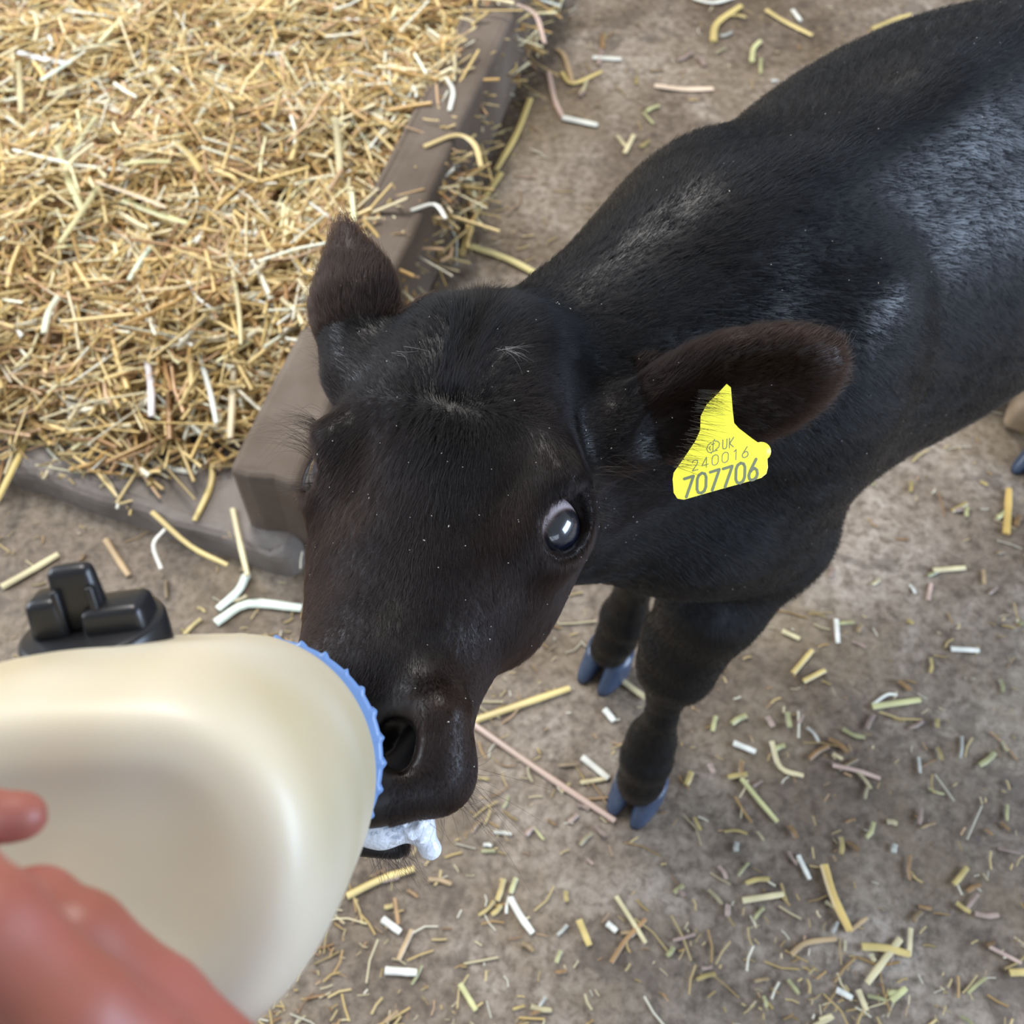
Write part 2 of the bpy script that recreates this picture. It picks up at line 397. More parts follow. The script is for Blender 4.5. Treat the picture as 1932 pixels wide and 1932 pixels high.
    ell(hp(.05, -.012, -.054), HAX, (.070, .063, .056), .02)
    ell(hp(.14, -.016, -.062), HAX, (.080, .049, .042), .03)
    for sg in (-1, 1):                              # nostrils
        cap(hp(.252, sg * .014, -.047), hp(.236, sg * .025, -.036), .0095, .0105, .006, 'sub')
        cap(hp(.236, sg * .025, -.036), hp(.224, sg * .037, -.028), .0085, .0045, .006, 'sub')
    cap(W(748, 1385, .43), W(752, 1395, .492), .0095, .0085, .005, 'sub')
    cap(W(745, 1425, .43), W(750, 1425, .492), .0085, .0075, .005, 'sub')
    for c in (EYE_L, EYE_R):
        ell(c[0], (c[1], c[2], c[3]), (.0235, .021, .0205), .018)
        ell(c[0] + c[3] * .020, (c[1], c[2], c[3]), (.0200, .0155, .0175), .004, 'sub')
        ell(c[0], (c[1], c[2], c[3]), (.0165, .0165, .0165), .002, 'sub')
    # ears: flattened shells with the hollow cut out
    for E in (EAR_L, EAR_R):
        base, tip, nrm, wid, hollow = E
        ax = unit(tip - base); nr = unit(nrm - ax * (nrm @ ax)); sd = np.cross(ax, nr)
        ln = np.linalg.norm(tip - base)
        ell(base + ax * ln * (.48 if hollow else .42), (ax, sd, nr), (ln * (.44 if hollow else .38), wid, .014), .012)
        ell(base + ax * ln * .72, (ax, sd, nr), (ln * .29, wid * (.70 if hollow else .40), .009), .012)
        cap(base - ax * .01, base + ax * ln * .30, .024, .020, .018)
        if hollow:
            ell(base + ax * ln * .50 + nr * .0175, (ax, sd, nr), (ln * .38, wid * .80, .0150), .008, 'sub')
            ell(base + ax * ln * .22 + nr * .024, (ax, sd, nr), (ln * .2, wid * .5, .022), .01, 'sub')

def eye_frame(c, out, longax):
    out = unit(out); a = RC.T @ np.array(longax, float); a = unit(a - out * (a @ out))
    return c, a, np.cross(out, a), out
_oL = unit(HS * .70 + HN * .71); _oR = unit(-HS * .66 + HN * .75)
EYE_L = eye_frame(W(1070, 980, proj(hp(.103, .070, -.016))[2]) - _oL * .0178, _oL, (.7, .72, -.1))
EYE_R = eye_frame(W(593, 868, proj(hp(.094, -.070, -.012))[2]) - _oR * .0185, _oR, (-.3, .9, 0))
EAR_L = (W(1175, 812, .585), W(1592, 672, .56), RC.T @ np.array([.1, -.6, -.8]), .037, True)
EAR_R = (W(682, 668, .60), W(648, 420, .62), RC.T @ np.array([-.5, .1, -.8]), .027, False)
LEG_L = [(tl(.46, SP + .075, .385), .05), (Wz(1345, 1135, .335), .043), (Wz(1292, 1215, .275), .039), (Wz(1276, 1258, .245), .036),
         (Wz(1258, 1308, .205), .0185), (Wz(1248, 1350, .175), .0150), (Wz(1230, 1395, .125), .024), (Wz(1220, 1430, .10), .026), (Wz(1210, 1468, .062), .0235), (Wz(1206, 1480, .048), .0225)]
LEG_R = [(tl(.46, SP - .06, .385), .05), (tl(.44, SP - .055, .30), .036), (Wz(1195, 1065, .22), .025), (Wz(1195, 1110, .17), .0175), (Wz(1178, 1165, .11), .026),
         (Wz(1163, 1203, .078), .0225), (Wz(1150, 1224, .055), .022)]

def surface_nets():
    ins = FLD < 0
    idx = np.full(GN - 1, -1, np.int32)
    any_ = np.zeros(GN - 1, bool); all_ = np.ones(GN - 1, bool)
    for dx in (0, 1):
        for dy in (0, 1):
            for dz in (0, 1):
                v = ins[dx:GN[0] - 1 + dx, dy:GN[1] - 1 + dy, dz:GN[2] - 1 + dz]
                any_ |= v; all_ &= v
    cells = np.argwhere(any_ & ~all_); idx[tuple(cells.T)] = np.arange(len(cells))
    acc = np.zeros((len(cells), 3)); cnt = np.zeros(len(cells))
    cor = {(a, b, c): FLD[cells[:, 0] + a, cells[:, 1] + b, cells[:, 2] + c] for a in (0, 1) for b in (0, 1) for c in (0, 1)}
    for p0 in cor:
        for ax in range(3):
            if p0[ax]: continue
            p1 = list(p0); p1[ax] = 1; p1 = tuple(p1)
            f0, f1 = cor[p0], cor[p1]; m = (f0 < 0) != (f1 < 0)
            t = np.where(m, f0 / (f0 - f1 + 1e-20), 0); q = np.tile(np.array(p0, float), (len(cells), 1)); q[:, ax] = t
            acc[m] += q[m]; cnt[m] += 1
    V = G0 + VOX * (cells + acc / cnt[:, None])
    faces = []
    for ax in range(3):
        s0 = [slice(0, GN[i]) for i in range(3)]; s1 = [slice(0, GN[i]) for i in range(3)]
        s0[ax] = slice(0, GN[ax] - 1); s1[ax] = slice(1, GN[ax])
        a, b = ins[tuple(s0)], ins[tuple(s1)]
        e = np.argwhere(a != b); o = [i for i in range(3) if i != ax]
        e = e[(e[:, o[0]] > 0) & (e[:, o[1]] > 0) & (e[:, o[0]] < GN[o[0]] - 1) & (e[:, o[1]] < GN[o[1]] - 1)]
        flip = a[tuple(e.T)]
        q = []
        for d0, d1 in ((0, 0), (1, 0), (1, 1), (0, 1)):
            c = e.copy(); c[:, o[0]] -= d0; c[:, o[1]] -= d1; q.append(idx[tuple(c.T)])
        q = np.stack(q, 1)
        if ax == 1: flip = ~flip
        q[~flip] = q[~flip][:, ::-1]
        faces.append(q)
    Fq = np.vstack(faces)
    Vw = V @ BT
    return Vw, Fq

build_field()
BV, BF = surface_nets()
CALF_LOC = np.array([*(tl(.42, SP, 0)[:2]), 0.0])
calf = empty('calf', CALF_LOC, 'black calf standing on the dirty concrete and sucking from the cream feeding bottle', 'calf')

M_hide, nt, b = mat('calf_hide'); b.inputs['Roughness'].default_value = .42; b.inputs['Specular IOR Level'].default_value = .35
at = N(nt, 'ShaderNodeAttribute', _attribute_name='pelage'); nt.links.new(at.outputs['Color'], b.inputs['Base Color'])
body = mesh_obj('body', BV, BF, M_hide, calf)
me = body.data
nv = len(me.vertices)
VN = np.empty(nv * 3, np.float32)
me.vertices.foreach_get('normal', VN); VN = VN.reshape(-1, 3)
if (VN[np.argmax(BV[:, 2])] @ ZZ) < 0: me.flip_normals(); VN = -VN

def smooth01(x, a, b): t = np.clip((x - a) / (b - a), 0, 1); return t * t * (3 - 2 * t)
def vnoise(P, f, seed):
    r = np.random.default_rng(seed); o = 0
    for i in range(6):
        k = r.normal(size=3) * f * (1 + .5 * i); o = o + np.sin(P @ k + r.uniform(0, 6.28)) / (1 + .4 * i)
    return o / 3
def head_coords(P):
    q = P - POLL; return q @ HL, q @ HS, q @ HN
def ear_w(P, E):
    base, tip = E[0], E[1]; ax = unit(tip - base); ln = np.linalg.norm(tip - base); t = (P - base) @ ax
    d = np.linalg.norm(P - base - np.clip(t, 0, ln)[:, None] * ax, axis=1)
    return (t > ln * .12) & (d < .04), t / ln
def pelage(P):
    """colour of the coat: black, browner on the cheeks, muzzle and in the ears"""
    s, u, n = head_coords(P)
    head = smooth01(s, .01, .06) * (np.abs(u) < .11) * (n > -.16) * (s < .3)
    brown = head * (.25 + .75 * smooth01(s, .06, .15)) * (.35 + .65 * smooth01(np.abs(u), .015, .045)) * (.75 + .35 * vnoise(P, 30, 3))
    for E in (EAR_L, EAR_R):
        m, t = ear_w(P, E); brown = np.where(m, .7 + .45 * smooth01(t, .4, 1), brown)
    brown = np.clip(brown * 1.0, 0, 1.8)[:, None]
    return np.array([.0024, .0024, .0031]) * np.maximum(1 - brown, 0) + np.array([.0155, .0085, .0062]) * brown
ca = me.color_attributes.new('pelage', 'FLOAT_COLOR', 'POINT')
pc = np.ones((nv, 4), np.float32); pc[:, :3] = pelage(BV)
# inside of nostrils and mouth is bare, dark pink
ca.data.foreach_set('color', pc.ravel())

WH_S = .072
def flow(P, Nn):
    """direction the coat is combed in"""
    s, u, n = head_coords(P)
    D = np.tile(TT * .85 - ZZ * .35, (len(P), 1))
    lat = (P @ LL) - SP
    D += -ZZ * (np.abs(lat)[:, None] * 6)
    leg = smooth01(.40 - P[:, 2], 0, .08)[:, None]
    D = D * (1 - leg) + (-ZZ * 1.0 + TT * .1) * leg
    isH = smooth01(s, -.035, .01) * smooth01(n, -.17, -.13) * (s < .3) * (np.abs(u) < .13) * (1 - smooth01(P @ TT, .36, .40))
    ds = s - WH_S
    low = smooth01(ds, -.006, .010)
    fan = np.clip(u / .03, -1.3, 1.3)
    r0 = np.exp(-(ds ** 2 + u ** 2) / .022 ** 2)
    Hd = (HL * 1.0)[None] * (low * (1 - .4 * r0) - (1 - low) * .75)[:, None] + HS[None] * (fan * (.35 + .5 * (1 - low)))[:, None] - HN[None] * (np.abs(fan) * .25)[:, None]
    D = D * (1 - isH[:, None]) + Hd * isH[:, None]
    for E in (EAR_L, EAR_R):
        m, t = ear_w(P, E); ax = unit(E[1] - E[0]); c = E[0] + np.clip(t, 0, 1)[:, None] * (E[1] - E[0])
        off = P - c; off /= np.linalg.norm(off, axis=1)[:, None] + 1e-9
        D[m] = (ax[None] * .9 + off * .55)[m]
    D = D - Nn * (D * Nn).sum(1)[:, None]
    D /= np.linalg.norm(D, axis=1)[:, None] + 1e-9
    return D

tri = np.vstack([BF[:, [0, 1, 2]], BF[:, [0, 2, 3]]])
TA = BV[tri[:, 0]]; TB = BV[tri[:, 1]]; TC = BV[tri[:, 2]]
AREA = np.linalg.norm(np.cross(TB - TA, TC - TA), axis=1) / 2
TCN = (TA + TB + TC) / 3
def sample(n, weight):
    p = AREA * weight; p = p / p.sum()
    t = rng.choice(len(tri), n, p=p)
    a = rng.random(n); b = rng.random(n); f = a + b > 1; a[f] = 1 - a[f]; b[f] = 1 - b[f]
    P = TA[t] + (TB - TA)[t] * a[:, None] + (TC - TA)[t] * b[:, None]
    Nn = VN[tri[t, 0]] * (1 - a - b)[:, None] + VN[tri[t, 1]] * a[:, None] + VN[tri[t, 2]] * b[:, None]
    Nn /= np.linalg.norm(Nn, axis=1)[:, None]
    return P, Nn
def hair_object(name, P, rad0, colr, parent, m, kind='stuff'):
    """P: (hairs, points, 3) world; rad0 per hair"""
    n, k, _ = P.shape
    hc = bpy.data.hair_curves.new(name); hc.add_curves([k] * n)
    po = np.array(parent_world(parent))
    hc.points.foreach_set('position', (P - po).astype(np.float32).ravel())
    prof = np.linspace(1, .25, k) ** 1.0
    rr = (rad0[:, None] * prof[None]).astype(np.float32)
    if 'radius' not in hc.attributes: hc.attributes.new('radius', 'FLOAT', 'POINT')
    hc.attributes['radius'].data.foreach_set('value', rr.ravel())
    c = np.ones((n, 4), np.float32); c[:, :3] = colr
    hc.attributes.new('pelage', 'FLOAT_COLOR', 'CURVE').data.foreach_set('color', c.ravel())
    hc.materials.append(m)
    o = bpy.data.objects.new(name, hc); col.objects.link(o); o.parent = parent
    if kind: o['kind'] = kind
    return o
def hair_mat(name, rough, ior):
    m = bpy.data.materials.new(name); m.use_nodes = True; nt = m.node_tree
    nt.nodes.remove(nt.nodes['Principled BSDF']); out = nt.nodes['Material Output']
    at = N(nt, 'ShaderNodeAttribute', _attribute_name='pelage')
    h = nt.nodes.new('ShaderNodeBsdfHairPrincipled'); h.model = 'CHIANG'; h.parametrization = 'COLOR'
    h.inputs['Roughness'].default_value = rough; h.inputs['Radial Roughness'].default_value = .45
    h.inputs['Coat'].default_value = 0; h.inputs['IOR'].default_value = ior
    if 'Random Roughness' in h.inputs: h.inputs['Random Roughness'].default_value = .15
    nt.links.new(at.outputs['Color'], h.inputs['Color'])
    nt.links.new(h.outputs[0], out.inputs['Surface'])
    return m
M_fur = hair_mat('calf_fur', .24, 1.29)

hs, hu, hn = head_coords(TCN)
ish = (hs > -.02) & (hs < .3) & (np.abs(hu) < .13) & (hn > -.17) & (TCN @ TT < .42)
earm = ear_w(TCN, EAR_L)[0] | ear_w(TCN, EAR_R)[0]
dcam = np.linalg.norm(TCN - CC, axis=1)
hid = np.zeros(len(TCN), bool)
for c in (EYE_L, EYE_R): hid |= np.linalg.norm(TCN - c[0] - c[3] * .008, axis=1) < .0175
NV = W(750, 1405, .47)
hid |= np.linalg.norm(TCN - NV, axis=1) < .013
hid |= TCN[:, 2] < .03
hid |= (hs > .226) & (np.abs(hu) < .026) & (hn > -.062) & (hs < .3)
def fur():
    w = np.where(ish, 3.0, 1.0); w = w * np.where(earm, 1.5, 1) / (dcam / .6) ** 2; w = w * ~hid
    w = w * np.where(TCN @ TT > .95, .35, 1)
    n = 60000 if QUICK else 560000
    P, Nn = sample(n, w)
    s, u, q = head_coords(P)
    h = (s > -.02) & (s < .3) & (np.abs(u) < .13) & (q > -.17) & (P @ TT < .42)
    el, tL = ear_w(P, EAR_L); er, tR = ear_w(P, EAR_R); e = el | er
    D = flow(P, Nn)
    # clumps: neighbouring hairs lean together
    J = np.stack([vnoise(P, 160, 11), vnoise(P, 160, 12), vnoise(P, 160, 13)], 1) * .22 + np.stack([vnoise(P, 45, 14), vnoise(P, 45, 15), vnoise(P, 45, 16)], 1) * .18 + rng.normal(size=P.shape) * .14
    L = np.where(h, .0062, .0105) * (1 + .22 * rng.normal(size=n)); L = np.where(e, .0085 * (1 + .3 * rng.normal(size=n)), L)
    L = np.where((P[:, 2] < .36) & ~h, L * .55, L)
    muz = smooth01(s, .16, .21) * h; L = L * (1 - .45 * muz)
    poll = np.exp(-((s - .01) ** 2 + u ** 2) / .028 ** 2) * h; L = L * (1 + .9 * poll)
    wh = np.exp(-((s - WH_S) ** 2 + u ** 2) / .02 ** 2) * h; L = L * (1 + .5 * wh)
    mid = np.exp(-(u / .012) ** 2) * h * (s < .13); L = L * (1 + .35 * mid)
    L = np.clip(L, .002, .03)
    lift = np.where(h, .26, .22) + .10 * vnoise(P, 70, 21) + .25 * poll + .7 * wh + np.where(e, .15, 0) + .06 * rng.normal(size=n)
    d0 = D + J; d0 = d0 - Nn * (d0 * Nn).sum(1)[:, None]; d0 /= np.linalg.norm(d0, axis=1)[:, None]
    lift = np.clip(lift, .08, 1.2)[:, None]
    a = d0 * np.cos(lift) + Nn * np.sin(lift)
    c2 = d0 * np.cos(lift * .3) + Nn * np.sin(lift * .3) - ZZ * np.where(e, .1, .02)[:, None]
    p0 = P - Nn * .0006; p1 = P + a * L[:, None] * .5; p2 = p1 + c2 * L[:, None] * .5
    r = np.where(h, .000085, .00013) * (.8 + .4 * rng.random(n))
    cl = pelage(P) * (.7 + .6 * rng.random(n))[:, None]
    hair_object('fur', np.stack([p0, p1, p2], 1), r, cl, calf, M_fur)
fur()

# ------------------------------------------------------------------ eyes
M_eye, nt, b = mat('eyeball')
at = N(nt, 'ShaderNodeAttribute', _attribute_name='iris'); nt.links.new(at.outputs['Color'], b.inputs['Base Color'])
b.inputs['Roughness'].default_value = .25; b.inputs['Coat Weight'].default_value = 1; b.inputs['Coat Roughness'].default_value = .02; b.inputs['Coat IOR'].default_value = 1.6
for c, gz in ((EYE_L, (.35, -.70, 0)), (EYE_R, (-.40, -.62, 0))):
    bm = bmesh.new(); bmesh.ops.create_uvsphere(bm, u_segments=64, v_segments=48, radius=.0174)
    me_ = bpy.data.meshes.new('eye'); bm.to_mesh(me_); bm.free()
    g = unit(c[3] + RC.T @ np.array(gz))
    co = np.array([v.co[:] for v in me_.vertices]); un = co / np.linalg.norm(co, axis=1)[:, None]; d = un @ g
    co = co * (1 + .045 * smooth01(d, .55, .9))[:, None]
    me_.vertices.foreach_set('co', co.astype(np.float32).ravel())
    cc = np.ones((len(co), 4), np.float32)
    k = smooth01(d, .60, .68)[:, None]; k2 = smooth01(d, .80, .86)[:, None]; k0 = smooth01(d, .50, .62)[:, None]
    cc[:, :3] = (np.array([.55, .47, .48]) * (1 - k0) + np.array([.06, .035, .03]) * k0) * (1 - k) + (np.array([.010, .011, .016]) * (1 - k2) + np.array([.003, .004, .012]) * k2) * k
    me_.color_attributes.new('iris', 'FLOAT_COLOR', 'POINT').data.foreach_set('color', cc.ravel())
    me_.polygons.foreach_set('use_smooth', np.ones(len(me_.polygons), dtype=bool)); me_.materials.append(M_eye)
    o = bpy.data.objects.new('eye', me_); col.objects.link(o); o.parent = calf; o.location = tuple(c[0] - CALF_LOC)

# ------------------------------------------------------------------ lashes, whiskers, loose hairs
M_lash = hair_mat('long_hair', .3, 1.4)
def long_hairs(name, roots, dirs, lens, droop, rad, colr, parent=calf, curl=None, k=9):
    roots = np.asarray(roots); n = len(roots); dirs = dirs / np.linalg.norm(dirs, axis=1)[:, None]
    t = np.linspace(0, 1, k)[None, :, None]
    curl = rng.normal(size=(n, 3)) * .25 if curl is None else curl
    P = roots[:, None] + dirs[:, None] * t * lens[:, None, None] + (np.asarray(droop)[None, None] + curl[:, None]) * (t ** 2) * lens[:, None, None]
    return hair_object(name, P, np.full(n, rad), np.tile(np.array(colr), (n, 1)), parent, M_lash, 'stuff')
def cv(x, y, f=0): return RC.T @ np.array([x, -y, f], float)      # direction as seen in the view: right, down, away
def pxline(a, b, n, jit=3):
    t = rng.random(n); return np.array([W(a[0] + (b[0] - a[0]) * q + rng.normal() * jit, a[1] + (b[1] - a[1]) * q + rng.normal() * jit, a[2] + (b[2] - a[2]) * q) for q in t])
BLK = (.006, .005, .005)
def lash(c, upper, n, length, up, droop, rad=.00009):
    R0 = []; D = []
    while len(R0) < n:
        a = rng.random() * 2 * pi; e = c[1] * cos(a) * .0172 + c[2] * sin(a) * .0118
        q = unit(e) @ -HL
        if (q if upper else -q) < .35: continue
        R0.append(c[0] + c[3] * .0165 + e); D.append(c[3] * 1.0 + unit(e) * .35 + up + rng.normal(size=3) * .10)
    long_hairs('eyelashes', R0, np.array(D), length * (.6 + .6 * rng.random(n)), droop, rad, BLK, curl=rng.normal(size=(n, 3)) * .08)
lash(EYE_L, True, 90, .017, cv(.3, -.1), cv(.15, .45))
lash(EYE_L, False, 60, .008, cv(0, .3), cv(0, .1))
lash(EYE_R, True, 150, .026, cv(-.35, -.75), cv(-.25, .35))
lash(EYE_R, False, 60, .011, cv(-.5, .3), cv(-.2, .0))
# long feelers above the image-left eye
d_ = EYE_R[0]; dR = proj(d_)[2]
q_ = pxline((605, 770, dR - .01), (585, 830, dR - .005), 16, 5)
long_hairs('brow_feelers', q_, np.array([cv(-1, -.5 + rng.normal() * .3, rng.normal() * .3) for _ in q_]), .022 + .012 * rng.random(len(q_)), cv(-.15, .75), .00007, BLK)
q_ = pxline((1120, 905, proj(EYE_L[0])[2]), (1160, 850, .57), 18, 6)
long_hairs('brow_feelers', q_, np.array([cv(1, .1 + rng.normal() * .3, -.3) for _ in q_]), .020 + .012 * rng.random(len(q_)), cv(0, .2), .00006, (.03, .02, .015))
# whiskers of the lip and chin
q_ = np.vstack([pxline((868, 1430, .485), (850, 1520, .485), 34, 4), pxline((850, 1520, .485), (720, 1545, .478), 40, 4)])
dd = np.array([cv(1, .55 + rng.normal() * .5, rng.normal() * .35) if i < 34 else cv(.35 + rng.normal() * .3, 1, rng.normal() * .3) for i in range(len(q_))])
ll = np.where(np.arange(len(q_)) < 34, .026, .012) * (.6 + .8 * rng.random(len(q_)))
long_hairs('lip_whiskers', q_, dd, ll, cv(-.15, .35), .00009, BLK, curl=rng.normal(size=(len(q_), 3)) * .35)
q_ = pxline((700, 1602, .490), (770, 1592, .490), 80, 5)
long_hairs('chin_whiskers', q_, np.array([cv(.25 + rng.normal() * .35, 1, rng.normal() * .3) for _ in q_]), .009 + .010 * rng.random(len(q_)), cv(.2, .2), .00010, BLK)
# a few white hairs behind the poll whorl
q_ = np.vstack([pxline((925, 660, .50), (975, 662, .50), 12, 4), pxline((745, 665, .50), (760, 655, .50), 5, 4)])
def snap(P, off=.0035):
    out = []
    for p in P:
        ray = unit(p - CC); dd_ = (BV - CC) @ ray; pr_ = np.linalg.norm(BV - CC - dd_[:, None] * ray, axis=1)
        c_ = np.where((pr_ < .004), dd_, 9).argmin(); out.append(CC + ray * (dd_[c_] - off))
    return np.array(out)
q_ = snap(q_, .004)
long_hairs('white_hairs', q_, np.array([cv(1, .1 + rng.normal() * .18, -.2) for _ in q_]), .008 + .005 * rng.random(len(q_)), cv(0, .25), .00012, (.75, .75, .75))

# ------------------------------------------------------------------ cloven hooves
M_hoof = noise_mat('hoof_horn', [(0, (.022, .032, .058)), (.6, (.050, .070, .118)), (1, (.13, .15, .20))], 60, rough=.32, bump=.2, bscale=90, dist=.0006)
def claw(base, f, sgn, s=1.0):
    """one toe of a hoof: slanting wall, flat sole, rounded toe; base = centre of the foot on the ground, f = where it points"""
    f = unit(f); r = np.cross(f, ZZ); V = []; Fq = []; n = 20; rows = 7
    for i in range(rows):
        h = i / (rows - 1); z = .034 * s * h
        for k in range(n):
            th = 2 * pi * k / n; x, y = cos(th), sin(th)
            L1 = (.040 - .022 * h) if x > 0 else (.022 - .002 * h)
            wd = .0150 - .001 * h
            px = x * L1 * (1 - .10 * (abs(y) ** 3)) - .004 * h; py = np.sign(y) * abs(y) ** .85 * wd
            if sgn * py < 0: py *= .72                       # flatter on the inner side
            rnd = 1 - .06 * (1 - min(1, h * 5))
            V.append(base + f * px * s * rnd + r * (sgn * .0128 * s + py * s * rnd) + ZZ * (z + .0005))
    for i in range(rows - 1):
        for k in range(n):
            k2 = (k + 1) % n; Fq.append((i * n + k, i * n + k2, (i + 1) * n + k2, (i + 1) * n + k))
    Fq.append(tuple(range(n))[::-1]); Fq.append(tuple((rows - 1) * n + k for k in range(n)))
    return V, Fq
def foot(px, py, aim, s=1.0, p=None):
    c = Wz(px, py, 0) if p is None else p
    f = (Wz(*aim, 0) - c) if p is None else aim
    for sg in (-1, 1):
        V, Fq = claw(c, f, sg, s); mesh_obj('hoof', V, Fq, M_hoof, calf)
foot(1203, 1496, (1160, 1573), 1.04)
foot(1145, 1256, (1100, 1319), 1.02)
for sgn in (-1, 1): foot(0, 0, -TT, 1.0, tl(1.075, SP + sgn * .08, 0))

# ------------------------------------------------------------------ dust flecks caught in the coat
def flecks():
    V = []; Fq = []
    P, Nn = sample(5000, (1 + 2.0 * ish) * (TCN[:, 2] > .45) * (VN[tri[:, 0], 2] > -.1) * ~hid)
    keep = rng.permutation(len(P))[:420]
    for p, nn in zip(P[keep], Nn[keep]):
        a = unit(rng.normal(size=3)); a = unit(a - nn * (a @ nn)); b = np.cross(nn, a); c = p + nn * (.0022 + .001 * rng.random())
        la = .0003 + .0005 * rng.random() ** 3; lb = .00025 + .0002 * rng.random(); i = len(V)
        V += [c + a * la, c + b * lb, c - a * la, c - b * lb, c + nn * .0003]
        Fq += [(i, i + 1, i + 4), (i + 1, i + 2, i + 4), (i + 2, i + 3, i + 4), (i + 3, i, i + 4)]
    M, nt, b = mat('dust'); b.inputs['Base Color'].default_value = (.40, .37, .32, 1)
    mesh_obj('dust_flecks', V, Fq, M, calf, smooth=False)['kind'] = 'stuff'
flecks()

# ------------------------------------------------------------------ ear tag
M_tag, nt, b = mat('yellow_tag_plastic'); b.inputs['Base Color'].default_value = (.90, .82, .06, 1); b.inputs['Roughness'].default_value = .38
M_ink, nt, b = mat('tag_ink'); b.inputs['Base Color'].default_value = (.16, .18, .10, 1); b.inputs['Roughness'].default_value = .6
def TG(px, py, off=0.0):
    """point on the tag's own plane, which hangs a little turned from the view"""
    d = .545 + (py - 830) * -.00007 + (px - 1370) * .00006 - off
    return W(px, py, d)
out = [(1371, 724), (1379, 731), (1382, 770), (1385, 798), (1394, 808), (1420, 828), (1442, 843), (1447, 853), (1449, 882), (1446, 894), (1436, 902), (1360, 923), (1290, 943), (1278, 941), (1271, 930), (1269, 904), (1271, 892), (1290, 865), (1312, 832), (1321, 812), (1322, 785), (1334, 762), (1352, 745)]
out = [tuple(p) for p in spline([*out, out[0]], 3)[:-1]] if False else out
tagp = np.mean([TG(*p) for p in out], axis=0)
tag_o = empty('ear_tag', tagp, 'yellow plastic ear tag printed 707706 hanging from the calf\'s ear', 'ear tag')
n = len(out); V = [TG(*p) for p in out] + [TG(*p, -.0013) for p in out]
Fq = [tuple(range(n)), tuple(range(n, 2 * n))[::-1]] + [(i, i + n, (i + 1) % n + n, (i + 1) % n) for i in range(n)]
pl = mesh_obj('tag_plate', V, Fq, M_tag, tag_o, smooth=False)
bv = pl.modifiers.new('b', 'BEVEL'); bv.width = .0003; bv.segments = 2
V, Fq = tube([TG(1436, 852, -.0022), TG(1436, 852, -.006)], [.0052, .0046], 20); mesh_obj('rear_button', V, Fq, M_tag, tag_o)
G7 = [[(0, .93), (1, .96), (.28, 0)]]
G0s = [[(.5, 1), (.82, .93), (.98, .75), (.98, .25), (.82, .07), (.5, 0), (.18, .07), (.02, .25), (.02, .75), (.18, .93), (.5, 1)]]
G6 = [[(.78, 1), (.18, .48), (.03, .28), (.1, .1), (.3, .01), (.55, 0), (.85, .07), (.97, .25), (.88, .45), (.65, .56), (.4, .53), (.2, .44)]]
G2 = [[(.05, .78), (.15, .95), (.5, 1), (.85, .92), (.9, .7), (.75, .5), (.1, 0), (1, 0)]]
G4 = [[(.7, 0), (.7, 1), (.02, .28), (1, .28)]]
G1s = [[(.3, .82), (.62, 1), (.62, 0)]]
GU = [[(0, 1), (0, .25), (.15, .06), (.5, 0), (.85, .06), (1, .25), (1, 1)]]
GK = [[(0, 0), (0, 1)], [(1, 1), (.08, .45), (1, 0)]]
GC = [[(.35, .85), (.12, .72), (.0, .45), (.12, .18), (.4, .02)], [(.62, 1), (.5, .9), (.5, .1), (.35, .1), (.85, .14)], [(.38, .66), (.6, .72)],
      [(.62, .9), (.85, .82), (1, .6), (.95, .35), (.7, .2)], [(.28, .6), (.2, .4), (.32, .25)]]
def write(glyphs, x, y, wd, ht, adv, st, U=(.968, -.25), Vv=(.03, -1.0)):
    V = []; Fq = []
    for gi, G in enumerate(glyphs):
        ox, oy = x + U[0] * adv * gi, y + U[1] * adv * gi
        for line in G:
            pts = [(ox + U[0] * a * wd + Vv[0] * b * ht, oy + U[1] * a * wd + Vv[1] * b * ht) for a, b in line]
            for j, p in enumerate(pts):
                i0 = len(V); V.extend(TG(p[0] + st / 2 * cos(t), p[1] + st / 2 * sin(t), .00012 + .00001 * (j % 2)) for t in np.linspace(0, 2 * pi, 12, endpoint=False)); Fq.append(tuple(range(i0, i0 + 12)))
            for p, q in zip(pts[:-1], pts[1:]):
                dx, dy = q[0] - p[0], q[1] - p[1]; l = sqrt(dx * dx + dy * dy); nx, ny = -dy / l * st / 2, dx / l * st / 2; i0 = len(V)
                V.extend(TG(a, b, .00014) for a, b in ((p[0] + nx, p[1] + ny), (q[0] + nx, q[1] + ny), (q[0] - nx, q[1] - ny), (p[0] - nx, p[1] - ny))); Fq.append((i0, i0 + 1, i0 + 2, i0 + 3))
    return V, Fq
V, Fq = write([G7, G0s, G7, G7, G0s, G6], 1290, 939, 18, 38, 25.2, 5.3)
o = mesh_obj('large_digits', V, Fq, M_ink, tag_o, smooth=False)
V, Fq = write([G2, G4, G0s, G0s, G1s, G6], 1305, 889, 12.5, 19.5, 19.6, 1.6); mesh_obj('small_digits', V, Fq, M_ink, tag_o, smooth=False)
V, Fq = write([GU], 1363.5, 848, 8, 18, 10, 1.7); V2, F2 = write([GK], 1376, 845, 8, 18, 10, 1.7)
mesh_obj('country_letters', V + V2, Fq + [tuple(i + len(V) for i in f) for f in F2], M_ink, tag_o, smooth=False)
V, Fq = write([GC], 1333, 858, 25, 25, 10, 1.5); mesh_obj('crown_mark', V, Fq, M_ink, tag_o, smooth=False)
q_ = np.array([TG(1318 + 4 * rng.random(), 700 + 200 * rng.random() ** .8, .002) for _ in range(110)])
q_[:, :] = [TG(1340 - .35 * (yy - 740) - 16 + 14 * rng.normal() * .4, yy, .0022) for yy in 735 + 150 * rng.random(110) ** 1.4]
